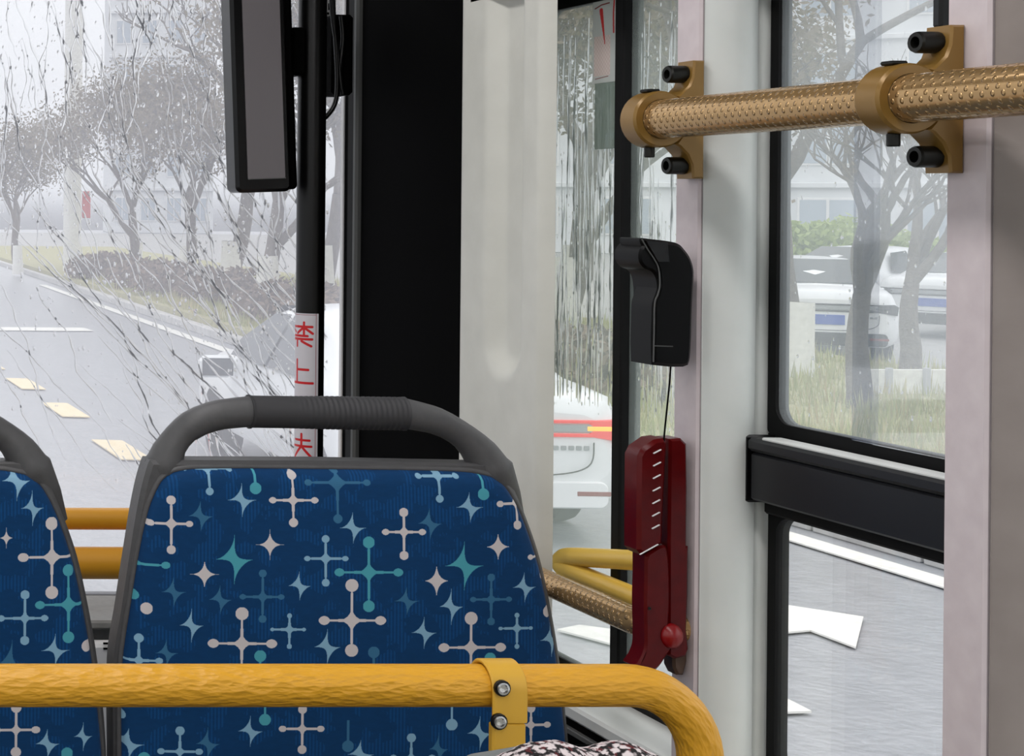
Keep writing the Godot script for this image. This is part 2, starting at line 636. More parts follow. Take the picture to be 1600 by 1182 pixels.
func build_shell() -> void:
	var f := structure("floor", "grey speckled floor of the bus under the seats", "floor")
	slab(f, "floor_sheet", Vector3(-1.45, FLOOR_Y - 0.08, -2.3), Vector3(1.02, FLOOR_Y, 4.6), mats.floor)
	var c := structure("ceiling", "pale ceiling lining of the bus above the windows", "ceiling")
	slab(c, "ceiling_sheet", Vector3(-1.45, ROOF_Y, -2.3), Vector3(1.02, ROOF_Y + 0.08, 4.6), mats.ceiling)
	# two long ceiling lamps, each a glowing diffuser and a light of its size just below it
	for x in [0.42, -0.95]:
		var lamp := thing("ceiling_lamp", "long white ceiling lamp strip above the %s" % ["seats by the wall" if x > 0 else "far side of the aisle"], "lamp", Vector3(x, ROOF_Y, 1.05), "ceiling lamp strips")
		slab(lamp, "housing", Vector3(x - 0.09, ROOF_Y - 0.03, -1.9), Vector3(x + 0.09, ROOF_Y, 4.0), mats.white, 0.006)
		slab(lamp, "diffuser", Vector3(x - 0.07, ROOF_Y - 0.04, -1.88), Vector3(x + 0.07, ROOF_Y - 0.028, 3.98), mats.lamp, 0.003)
		var glow := AreaLight3D.new()
		glow.name = "lamp_light"
		glow.area_size = Vector2(0.14, 5.8)
		glow.area_normalize_energy = false
		glow.light_energy = 2.2 if x > 0 else 1.6
		glow.light_color = Color(1.0, 0.985, 0.985)
		glow.area_range = 12.0
		glow.area_attenuation = 2.0
		glow.shadow_enabled = true
		glow.rotation = Vector3(-PI / 2, 0, 0)
		glow.position = Vector3(0, -0.046, 0)
		lamp.add_child(glow)
	# rear wall with a window
	var r := structure("wall_rear", "pale rear wall of the bus around the rear window", "wall")
	slab(r, "lower_panel", Vector3(-1.45, FLOOR_Y, 4.5), Vector3(1.02, 1.75, 4.6), mats.lining)
	slab(r, "header", Vector3(-1.45, 2.65, 4.5), Vector3(1.02, ROOF_Y, 4.6), mats.lining)
	slab(r, "post", Vector3(-1.45, 1.75, 4.5), Vector3(-1.2, 2.65, 4.6), mats.lining)
	slab(r, "post", Vector3(0.78, 1.75, 4.5), Vector3(1.02, 2.65, 4.6), mats.lining)
	var rw := structure("window_9", "wide rear window pane at the far end behind the passengers", "window")
	slab(rw, "pane", Vector3(-1.2, 1.75, 4.545), Vector3(0.78, 2.65, 4.551), mats.glass)
	# left wall: a row of large windows
	var l := structure("wall_left", "pale side wall of the bus across the aisle", "wall")
	slab(l, "lower_panel", Vector3(-1.45, FLOOR_Y, -2.3), Vector3(-1.38, 1.7, 4.5), mats.lining)
	slab(l, "header", Vector3(-1.45, 2.75, -2.3), Vector3(-1.38, ROOF_Y, 4.5), mats.lining)
	var n := 6
	for z in [-2.3, -0.75, 0.9, 2.55, 4.2]:
		slab(l, "post", Vector3(-1.45, 1.7, z), Vector3(-1.38, 2.75, z + 0.1), mats.lining)
	for z in [-2.2, -0.65, 1.0, 2.65]:
		var w := structure("window_%d" % (n + 4), "large side window across the aisle, row %s from the windscreen" % ["first", "second", "third", "fourth"][n - 6], "window")
		slab(w, "pane", Vector3(-1.42, 1.7, z), Vector3(-1.414, 2.75, z + 1.55), mats.glass)
		n += 1
	# right wall behind the second pillar
	var q := structure("wall_right", "side wall of the bus beside the seats, with pillars and black lower panel", "wall")
	slab(q, "lower_panel", Vector3(WALL_X, FLOOR_Y, -1.385), Vector3(1.02, 1.745, 4.5), mats.lining)
	slab(q, "header", Vector3(WALL_X, 2.485, -1.80), Vector3(1.02, ROOF_Y, 4.5), mats.black)
	for z in [0.55, 2.1, 3.65]:
		slab(q, "post", Vector3(WALL_X, 1.745, z), Vector3(1.02, 2.485, z + 0.1), mats.lining)
	n = 5
	for z in [[-1.06, 0.55], [0.65, 2.1], [2.2, 3.65]]:
		var w := structure("window_%d" % n, "side window beside the rear seats, number %s behind the second pillar" % ["one", "two", "three"][n - 5], "window")
		slab(w, "pane", Vector3(GLASS_X, 1.745, z[0]), Vector3(GLASS_X + 0.006, 2.485, z[1]), mats.glass)
		n += 1
	slab(q, "post", Vector3(WALL_X, 1.745, 3.75), Vector3(1.02, 2.485, 4.5), mats.lining)


# ---------------------------------------------------------------- windscreen, dashboard and front corner
func build_front() -> void:
	var o := structure("window_1", "rain-streaked windscreen at the front of the bus", "window")
	var right := on_z(536, 500, SCREEN_Z).x
	var low := on_z(160, 930, SCREEN_Z).y
	slab(o, "pane", Vector3(-1.36, low, -SCREEN_Z - 0.006), Vector3(right, 2.9, -SCREEN_Z), mats.wetglass)
	slab(o, "edge_strip", Vector3(right - 0.006, low, -SCREEN_Z + 0.001), Vector3(right + 0.002, 2.9, -SCREEN_Z + 0.01), mats.white, 0.001)
	var f := structure("wall_front", "grey front panel of the bus below the windscreen", "wall")
	slab(f, "header", Vector3(-1.45, 2.9, -SCREEN_Z - 0.06), Vector3(1.02, ROOF_Y, -SCREEN_Z + 0.02), mats.black)
	slab(f, "lower_panel", Vector3(-1.45, FLOOR_Y, -SCREEN_Z - 0.06), Vector3(1.02, low - 0.012, -SCREEN_Z + 0.03), mats.dash)
	slab(f, "post", Vector3(-1.45, low - 0.012, -SCREEN_Z - 0.06), Vector3(-1.36, 2.9, -SCREEN_Z + 0.02), mats.black)
	slab(f, "seal", Vector3(-1.36, low - 0.012, -SCREEN_Z - 0.02), Vector3(1.02, low, -SCREEN_Z + 0.02), mats.rubber)
	var d := thing("dashboard", "grey dashboard ledge under the windscreen behind the seats", "dashboard", Vector3(0.3, FLOOR_Y, -2.1))
	var y0 := on_z(160, 943, 2.12).y
	slab(d, "top", Vector3(-1.2, y0 - 0.012, -2.165), Vector3(0.86, y0, -2.03), mats.dash, 0.003)
	slab(d, "front_panel", Vector3(-1.2, FLOOR_Y, -2.16), Vector3(0.86, y0 - 0.013, -2.06), mats.dash, 0.003)
	# black corner between windscreen and side lining
	var q := get_node("wall_right")
	var z0 := -on_x(556, 500, WALL_X).z
	var z1 := -on_x(712, 500, WALL_X).z
	var s := Shape.new()
	s.box(Vector3(WALL_X + 0.055, 2.05, -(z0 + z1 - 0.02) / 2.0), Vector3(0.1, 2.0, z0 - z1 + 0.02), 0.002)
	part(q, "corner_panel", s, mats.black, "plain black panel in the front corner")
	s = Shape.new()
	s.box(Vector3(WALL_X + 0.01, 2.05, -z0 - 0.008), Vector3(0.022, 2.0, 0.012), 0.003)
	part(q, "corner_seal", s, mats.seal, "grey rubber strip beside the windscreen")
	s = Shape.new()
	s.box(Vector3(WALL_X + 0.016, 2.05, -z0 - 0.030), Vector3(0.022, 2.0, 0.03), 0.003)
	part(q, "corner_seal", s, mats.rubber)
	s = Shape.new()
	s.box(Vector3(WALL_X + 0.06, 2.05, -z0 - 0.055), Vector3(0.08, 2.0, 0.08), 0.0)
	part(q, "corner_post", s, mats.black)


# ---------------------------------------------------------------- right side wall, seen at a slant
func side_profile(parent: Node, called: String, profile: Array, y0: float, y1: float, m: Material, label := "") -> void:
	# a vertical moulding: profile of (x, distance ahead) points
	var rows := []
	for y in [y0, y1]:
		var row := PackedVector3Array()
		for p in profile:
			row.append(Vector3(p.x, y, -p.y))
		rows.append(row)
	var s := Shape.new()
	s.grid(rows)
	part(parent, called, s, m, label)

func build_side_wall() -> void:
	var q := get_node("wall_right")
	# beige front pillar lining with a long hollow that ends in a round
	var zf := -on_x(708, 500, WALL_X).z
	var zn := -on_x(849, 500, WALL_X).z
	var h0 := -on_x(752, 500, WALL_X).z
	var h1 := -on_x(816, 500, WALL_X).z
	var hy := on_x(785, 597, WALL_X).y
	var hr := (h0 - h1) / 2.0
	var rows := []
	var coords := []
	for i in 141:
		var y := lerpf(1.3, 2.0, i / 30.0) if i < 30 else lerpf(2.0, 2.6, (i - 30) / 110.0)
		var bulge := 0.018 * (1.0 - pow((y - 2.25) / 0.55, 2.0))
		var far := zf + 0.012 - bulge * 0.9
		var row := PackedVector3Array()
		var cr := PackedVector2Array()
		for j in 61:
			var z := lerpf(far, zn, j / 60.0)
			var c := Vector2(z, maxf(0.0, (hy + hr) - y)).distance_to(Vector2((h0 + h1) / 2.0, 0.0)) if y < hy + hr else absf(z - (h0 + h1) / 2.0)
			var dent := smoothstep(hr, hr - lerpf(0.020, 0.038, smoothstep(h1, h0, z)), c)
			var turned := pow(clampf((z - zf + 0.022) / 0.022, 0, 1), 2.0) * 0.012
			var rolled := pow(clampf((zn + 0.016 - z) / 0.016, 0, 1), 2.0) * 0.012
			row.append(Vector3(WALL_X + dent * 0.013 + turned + rolled, y, -z))
			cr.append(Vector2(z, y))
		rows.append(row)
		coords.append(cr)
	var s := Shape.new()
	s.grid(rows, coords)
	part(q, "front_pillar_lining", s, mats.lining, "beige pillar lining with a long rounded hollow")
	slab(q, "front_pillar_core", Vector3(WALL_X + 0.03, 1.3, -zf), Vector3(GLASS_X + 0.006, 2.6, -1.775), mats.lining)
	# first pillar: pinkish inner strip and bulging pale cover
	var a0 := -on_x(1053, 500, WALL_X).z
	var a1 := -on_x(1093, 500, WALL_X).z
	for k in 2:
		var far: float = a0 if k == 0 else -on_x(1475, 500, WALL_X).z
		var near: float = a1 if k == 0 else -on_x(1546, 500, WALL_X).z
		slab(q, "pillar_strip", Vector3(WALL_X, 1.3, -far), Vector3(WALL_X + 0.05, 2.6, -near - 0.002), mats.strip, 0.002, "pinkish painted inner face of a pillar")
		var prof := []
		prof.append(Vector2(WALL_X + 0.002, near))
		for i in 17:
			var t := i / 16.0
			prof.append(Vector2(WALL_X + 0.003 + 0.047 * t, near - 0.016 * pow(sin(PI * t), 0.7)))
		prof.append(Vector2(WALL_X + 0.0512, near + 0.003))
		prof.append(Vector2(WALL_X + 0.0525, near - 0.002))
		prof.append(Vector2(WALL_X + 0.062, near - 0.003))
		prof.append(Vector2(WALL_X + 0.064, near + 0.006))
		side_profile(q, "pillar_cover", prof, 1.3, 2.6, mats.cover if k == 0 else mats.shaded_cover, "pale rounded pillar cover" if k == 0 else "pillar cover coloured grey-brown for the shade on it")
		slab(q, "pillar_core", Vector3(WALL_X + 0.045, 1.3, -far), Vector3(GLASS_X + 0.004, 2.6, -near - 0.004), mats.cover)
	# sill and black panel below the front side window
	slab(q, "window_sill", Vector3(WALL_X, 1.735, -1.80), Vector3(GLASS_X + 0.006, 1.75, -1.39), mats.sill, 0.003, "pale ledge under the front side window")
	slab(q, "black_panel", Vector3(WALL_X + 0.002, FLOOR_Y, -2.15), Vector3(1.0, 1.735, -1.39), mats.black, 0.0, "black lower wall panel")
	slab(q, "panel_rib", Vector3(WALL_X - 0.003, 1.722, -2.0), Vector3(WALL_X + 0.004, 1.728, -1.39), mats.seal, 0.001)

	# front side window with its divider
	var zl := -on_x(856, 500, GLASS_X).z
	var w2 := window_in_wall("window_2", "rain-streaked front side window with a black divider post", GLASS_X, a1 + 0.015, zl, 1.762, 2.469, mats.sideglass, 0.016)
	var zd := -on_x(975, 500, GLASS_X - 0.004).z
	slab(w2, "divider", Vector3(GLASS_X - 0.012, 1.755, -zd - 0.008), Vector3(GLASS_X + 0.01, 2.475, -zd + 0.008), mats.rubber, 0.002)
	slab(w2, "divider_edge", Vector3(GLASS_X - 0.004, 1.755, -zd - 0.017), Vector3(GLASS_X + 0.004, 2.475, -zd - 0.0085), mats.smoked)
	# second window: sliding panes above a black ledge, fixed pane below
	var g0 := -on_x(1222, 500, GLASS_X).z
	var w3 := window_in_wall("window_3", "upper sliding side window between the two pillars", GLASS_X, 1.09, g0, 2.0635, 2.469, mats.mistglass)
	var m0 := -on_x(1352, 400, GLASS_X).z
	var m1 := -on_x(1388, 400, GLASS_X).z
	slab(w3, "meeting_strip", Vector3(GLASS_X - 0.010, 2.064, -m0), Vector3(GLASS_X - 0.007, 2.468, -m1), mats.smoked, 0.0, "smoky strip where the sliding panes overlap")
	slab(w3, "sliding_pane", Vector3(GLASS_X - 0.012, 2.064, -m1), Vector3(GLASS_X - 0.007, 2.468, -1.09), mats.glass)
	slab(w3, "glazing_bar", Vector3(GLASS_X - 0.006, 1.988, -g0 - 0.008), Vector3(GLASS_X + 0.006, 2.0545, -1.09), mats.rubber)
	var hh := on_x(1471, 44, GLASS_X - 0.02)
	slab(w3, "latch", Vector3(GLASS_X - 0.024, hh.y, hh.z - 0.005), Vector3(GLASS_X - 0.012, 2.47, hh.z + 0.004), mats.glossblack, 0.002)
	window_in_wall("window_4", "lower fixed side window under the black ledge between the pillars", GLASS_X, 1.09, g0 - 0.002, 1.76, 1.9845, mats.glass)
	var led := structure("trim_1", "dark blue-black ledge with silver top edge across the side window", "trim")
	var lz0 := -on_x(1172, 684, 0.935).z
	var ly0 := 1.998
	var ly1 := 2.0525
	slab(led, "beam", Vector3(0.935, ly0, -lz0), Vector3(GLASS_X - 0.002, ly1 - 0.013, -1.113), mats.ledge, 0.002)
	slab(led, "lip", Vector3(0.932, ly1 - 0.012, -lz0 - 0.001), Vector3(GLASS_X - 0.002, ly1, -1.113), mats.ledge, 0.003)
	slab(led, "silver_glint_strip", Vector3(0.934, ly1 - 0.001, -lz0 + 0.016), Vector3(0.9515, ly1 + 0.002, -1.113), mats.sill, 0.001, "metal strip on top of the ledge, coloured white for reflected sky")  # plain white in place of metal, the sky's reflection put into the colour
	slab(led, "end_cap", Vector3(0.931, ly0 - 0.003, -lz0 - 0.006), Vector3(GLASS_X - 0.002, ly1 + 0.0015, -lz0 - 0.001), mats.glossblack, 0.002)
	slab(led, "lower_lip", Vector3(0.947, ly0 - 0.012, -lz0), Vector3(GLASS_X - 0.002, ly0, -1.113), mats.rubber, 0.002)


# ---------------------------------------------------------------- rain
func build_rain() -> void:
	var o := get_node("window_1")
	var s := Shape.new()
	var r := RandomNumberGenerator.new()
	r.seed = 5
	var out := Vector3(0, 0, -1)
	var z := -SCREEN_Z - 0.0065
	# rivulets blown down and aside
	for i in 900:
		var x := r.randf_range(-0.35, 0.90)
		var y := r.randf_range(1.82, 2.95)
		var dense := clampf((y - 1.85) / 0.45, 0.12, 1.0) if x < 0.62 else 1.0
		if r.randf() > dense:
			continue
		if x < 0.5 and y > 2.3 and r.randf() < 0.45:
			continue
		var slant := r.randf_range(0.5, 2.2) if x > 0.40 and y < 2.35 else r.randf_range(-0.1, 0.7)
		var steps := r.randi_range(8, 34)
		var p := Vector3(x, y, z)
		var path := []
		var drift := 0.0
		for k in steps:
			path.append(p)
			drift = lerpf(drift, r.randf_range(-1.0, 1.0), 0.45)
			p += Vector3((slant * 0.5 + drift * 0.75) * 0.0085, -0.0085, 0)
			if p.y < 1.74 or p.x > 0.905:
				break
		if path.size() > 4:
			rivulet(s, path, Vector3.RIGHT, out, r.randf_range(0.0009, 0.0021), r.randf_range(0.0004, 0.0009))
	for i in 9000:
		var x := r.randf_range(-0.35, 0.905)
		var y := r.randf_range(1.74, 2.95)
		var dense := clampf((y - 1.80) / 0.5, 0.08, 1.0)
		if x > 0.68:
			dense = clampf(dense * 1.8, 0.3, 1.0)
		if r.randf() > dense:
			continue
		var big := pow(r.randf(), 2.2)
		var ru := lerpf(0.0007, 0.0024, big)
		dome(s, Vector3(x, y, z), Vector3.RIGHT, Vector3.UP, out, ru, ru * r.randf_range(0.9, 2.4), ru * 0.45, 7)
	stuff(part(o, "raindrops", s, mats.water, "rain drops and rivulets on the glass"))
	# side windows: long vertical runs in front, scattered drops behind
	out = Vector3(1, 0, 0)
	var x1 := GLASS_X + 0.0035
	s = Shape.new()
	for i in 210:
		var zz := r.randf_range(1.405, 1.745)
		var y := r.randf_range(2.08, 2.46)
		var p := Vector3(x1, y, -zz)
		var path := []
		var drift := 0.0
		for k in r.randi_range(6, 26):
			path.append(p)
			drift = lerpf(drift, r.randf_range(-1.0, 1.0), 0.3)
			p += Vector3(0, -0.009, drift * 0.0016)
			if p.y < 2.04:
				break
		if path.size() > 3:
			rivulet(s, path, Vector3(0, 0, 1), out, r.randf_range(0.0010, 0.0024), r.randf_range(0.0005, 0.0011))
	for i in 700:
		var y := r.randf_range(2.03, 2.46)
		var ru := lerpf(0.0006, 0.0017, pow(r.randf(), 2.0))
		dome(s, Vector3(x1, y, -r.randf_range(1.405, 1.745)), Vector3(0, 0, 1), Vector3.UP, out, ru, ru * r.randf_range(1.0, 2.0), ru * 0.5)
	stuff(part(get_node("window_2"), "raindrops", s, mats.water, "rain runs on the glass"))
	s = Shape.new()
	for i in 420:
		var y := r.randf_range(2.075, 2.465)
		if r.randf() > clampf((y - 2.0) / 0.35, 0.15, 1.0):
			continue
		var ru := lerpf(0.0005, 0.0015, pow(r.randf(), 2.0))
		dome(s, Vector3(x1, y, -r.randf_range(1.1, 1.365)), Vector3(0, 0, 1), Vector3.UP, out, ru, ru * r.randf_range(1.0, 1.8), ru * 0.5)
	stuff(part(get_node("window_3"), "raindrops", s, mats.water, "scattered rain drops on the glass"))


# ---------------------------------------------------------------- seats
const WHITE := Color(0.80, 0.78, 0.78)
const LIGHT := Color(0.52, 0.68, 0.78)
const MID := Color(0.22, 0.42, 0.56)
const TEAL := Color(0.30, 0.62, 0.68)
const NAVY := Color(0.05, 0.225, 0.395)
const TEX_SCALE := 1.5

func blot(im: Image, c: Color, x0: float, y0: float, x1: float, y1: float, inside: Callable) -> void:
	for y in range(maxi(0, int(y0 * TEX_SCALE)), mini(im.get_height(), int(y1 * TEX_SCALE) + 1)):
		for x in range(maxi(0, int(x0 * TEX_SCALE)), mini(im.get_width(), int(x1 * TEX_SCALE) + 1)):
			if inside.call(x / TEX_SCALE, y / TEX_SCALE):
				im.set_pixel(x, y, c)

func draw_star(im: Image, c: Color, cx: float, cy: float, a: float, b: float, even := false) -> void:
	blot(im, c, cx - a, cy - b, cx + a, cy + b, func(x: float, y: float):
		var dx := (x - cx) / a
		var dy := (y - cy) / b
		var p: float = 0.50 if even else (0.62 if dx * dy > 0 else 0.36)
		return pow(absf(dx), p) + pow(absf(dy), p) < 1.0)

func draw_atom(im: Image, c: Color, cx: float, cy: float, up: float, down: float, left: float, right: float, ball: float) -> void:
	var core := maxf(14.0, 0.42 * maxf(maxf(up, down), maxf(left, right)))
	blot(im, c, cx - core, cy - core, cx + core, cy + core, func(x: float, y: float):
		return pow(absf(x - cx) / core, 0.55) + pow(absf(y - cy) / core, 0.55) < 1.0)
	var arms := [[0.0, -1.0, up], [0.0, 1.0, down], [-1.0, 0.0, left], [1.0, 0.0, right]]
	for i in 4:
		var l: float = arms[i][2]
		if l <= 0:
			continue
		var d := Vector2(arms[i][0], arms[i][1])
		var e := Vector2(cx, cy) + d * l
		var r := ball * (1.0 if i < 2 else 0.85)
		blot(im, c, minf(cx, e.x) - 4, minf(cy, e.y) - 4, maxf(cx, e.x) + 4, maxf(cy, e.y) + 4, func(x: float, y: float):
			var q := Vector2(x - cx, y - cy)
			var along := q.dot(d)
			return along >= 0 and along <= l and absf(q.dot(Vector2(d.y, -d.x))) < 2.6 - 1.2 * along / l)
		blot(im, c, e.x - r, e.y - r, e.x + r, e.y + r, func(x: float, y: float):
			return Vector2(x - e.x, (y - e.y) * (1.0 if i < 2 else 1.25)).length() < r)

func draw_drop(im: Image, c: Color, cx: float, cy: float, tail: float) -> void:
	blot(im, c, cx - 9, cy - 10, cx + 9, cy + 10, func(x: float, y: float): return Vector2(x - cx, y - cy).length() < 9.0)
	blot(im, c, cx - 2, minf(cy, cy + tail), cx + 2, maxf(cy, cy + tail), func(x: float, _y: float): return absf(x - cx) < 2.0)

func fabric(left_seat: bool) -> StandardMaterial3D:
	# print of the covers, drawn in the cover's own layout: 740 by 640 units, origin at its upper corner
	var im := Image.create(int(740 * TEX_SCALE), int(640 * TEX_SCALE), false, Image.FORMAT_RGBA8)
	im.fill(NAVY)
	var q := FastNoiseLite.new()
	q.seed = 3
	q.frequency = 0.012
	for y in im.get_height():                                # faint ribs of the weave, in patches
		for x in im.get_width():
			var k := 1.0 + 0.05 * q.get_noise_2d(x * 2.5, y * 6.0)
			if q.get_noise_2d(x, y) > 0.12 and x % 8 < 4:
				k += 0.20
			im.set_pixel(x, y, Color(NAVY.r * k, NAVY.g * k, NAVY.b * k))
	var ox := 165.0
	var oy := 715.0
	var stars := []
	var atoms := []
	var drops := []
	if left_seat:
		ox -= 728.0
		stars = [[LIGHT, 11, 748, 24, 30], [LIGHT, 35, 789, 18, 27], [LIGHT, 71, 1007, 22, 26], [MID, 5, 1030, 30, 40], [MID, 60, 745, 12, 26], [MID, -60, 960, 25, 34], [WHITE, -40, 840, 18, 22], [LIGHT, 60, 1150, 20, 26], [TEAL, -90, 790, 30, 36], [LIGHT, 115, 1140, 16, 22], [WHITE, -5, 834, 12, 16]]
		atoms = [[WHITE, 65, 864, 51, 54, 44, 42, 10], [TEAL, 91, 937, 52, 50, 44, 42, 9], [LIGHT, 24, 957, 36, 34, 36, 30, 7], [WHITE, -120, 900, 45, 45, 40, 40, 9], [WHITE, 12, 1128, 34, 34, 30, 30, 8], [LIGHT, -80, 1060, 30, 30, 28, 28, 7]]
		drops = [[WHITE, 121, 1002, 0], [TEAL, -40, 770, -30], [TEAL, 90, 1165, 30]]
	else:
		stars = [[MID, 302, 800, 20, 26], [LIGHT, 365, 775, 22, 26], [LIGHT, 534, 817, 20, 27], [TEAL, 353, 866, 30, 38], [WHITE, 407, 843, 22, 24], [WHITE, 308, 889, 22, 25], [LIGHT, 452, 906, 19, 25], [MID, 262, 917, 18, 26], [MID, 332, 928, 19, 25], [LIGHT, 289, 968, 20, 26], [LIGHT, 495, 1000, 22, 28], [MID, 252, 1011, 17, 24],
			[WHITE, 662, 898, 22, 29], [TEAL, 705, 875, 30, 38], [MID, 616, 929, 19, 24], [LIGHT, 685, 938, 20, 28], [LIGHT, 800, 909, 19, 26], [LIGHT, 643, 978, 21, 25], [LIGHT, 845, 992, 22, 26], [LIGHT, 714, 785, 21, 26], [MID, 652, 810, 20, 27], [WHITE, 758, 846, 22, 25], [LIGHT, 548, 1166, 22, 26], [MID, 667, 1158, 16, 26], [LIGHT, 731, 1134, 22, 27], [LIGHT, 198, 1153, 22, 27], [MID, 315, 1150, 20, 26], [LIGHT, 379, 1130, 21, 24], [MID, 440, 1052, 22, 26], [LIGHT, 600, 1060, 22, 26]]
		atoms = [[WHITE, 258, 812, 36, 40, 30, 27, 7], [WHITE, 443, 775, 38, 34, 31, 33, 7], [WHITE, 365, 995, 46, 50, 43, 45, 10], [WHITE, 532, 959, 54, 46, 42, 44, 10], [WHITE, 716, 1001, 45, 48, 42, 46, 10], [WHITE, 612, 823, 30, 36, 28, 28, 7], [LIGHT, 492, 864, 30, 37, 28, 30, 6], [WHITE, 790, 780, 30, 33, 28, 30, 7], [LIGHT, 668, 738, 4, 34, 30, 28, 6], [LIGHT, 316, 729, 4, 33, 33, 34, 6], [MID, 511, 748, 20, 55, 44, 46, 7],
			[TEAL, 558, 885, 46, 52, 45, 45, 9], [MID, 396, 923, 36, 34, 30, 28, 6], [LIGHT, 437, 973, 21, 26, 26, 22, 4], [LIGHT, 211, 1023, 34, 30, 28, 30, 7], [TEAL, 204, 876, 4, 48, 3, 46, 8], [MID, 747, 927, 34, 34, 28, 28, 6], [LIGHT, 788, 972, 20, 28, 26, 22, 4], [LIGHT, 625, 1171, 31, 30, 27, 32, 7], [LIGHT, 273, 1162, 32, 30, 28, 29, 7], [WHITE, 458, 1126, 30, 32, 30, 28, 7], [WHITE, 811, 1122, 26, 32, 24, 26, 7], [WHITE, 835, 863, 20, 30, 24, 26, 6], [TEAL, 420, 1230, 40, 40, 38, 38, 9]]
		drops = [[TEAL, 386, 757, -30], [TEAL, 736, 765, -34], [WHITE, 222, 943, 0], [TEAL, 393, 1014, 34], [TEAL, 746, 1018, 34], [MID, 566, 1008, 34], [TEAL, 220, 1173, 20], [TEAL, 401, 1112, -30], [MID, 528, 1153, -40], [WHITE, 840, 948, 0], [LIGHT, 687, 1120, -30], [LIGHT, 185, 1110, 0]]
	for a in stars:
		draw_star(im, a[0], a[1] - ox, a[2] - oy, a[3], a[4], a[0] == WHITE)
	for a in atoms:
		draw_atom(im, a[0], a[1] - ox, a[2] - oy, a[3], a[4], a[5], a[6], a[7])
	for a in drops:
		draw_drop(im, a[0], a[1] - ox, a[2] - oy, a[3])
	var r := RandomNumberGenerator.new()
	r.seed = 77
	for i in 26:                                             # the hidden lower part goes on alike
		var x := r.randf_range(10, 730)
		var y := r.randf_range(500, 630)
		if i % 2:
			draw_star(im, [LIGHT, MID, TEAL, WHITE][i % 4], x, y, 21, 27)
		else:
			draw_atom(im, [WHITE, TEAL, LIGHT][i % 3], x, y, 34, 34, 30, 30, 8)
	if left_seat:
		for i in 34:
			var x := 20.0 + 118.0 * (i % 5) + r.randf_range(-25, 25)
			var y := 40.0 + 66.0 * (i / 5) + r.randf_range(-18, 18)
			if i % 3:
				draw_star(im, [LIGHT, MID, TEAL, WHITE][i % 4], x * 0.86, y, 21, 27)
			else:
				draw_atom(im, [WHITE, TEAL, LIGHT][i % 3], x * 0.86, y, 36, 36, 32, 32, 8)
	var m := plain(Color.WHITE, 0.75)
	m.albedo_texture = ImageTexture.create_from_image(im)
	m.texture_repeat = false
	m.metallic_specular = 0.25
	m.rim_enabled = true
	m.rim = 0.06
	m.rim_tint = 0.5
	return m

func seat_points(px: Array, depth := SEAT_Z) -> PackedVector2Array:
	var out := PackedVector2Array()
	for p in px:
		var q := on_z(p[0], p[1], depth)
		out.append(Vector2(q.x, q.y))
	return out

func curve2(px: Array, per := 5) -> Array:
	var v := []
	for p in px:
		v.append(Vector2(p[0], p[1]))
	var out := []
	for p in smooth_path(v, per):
		out.append([p.x, p.y])
	return out

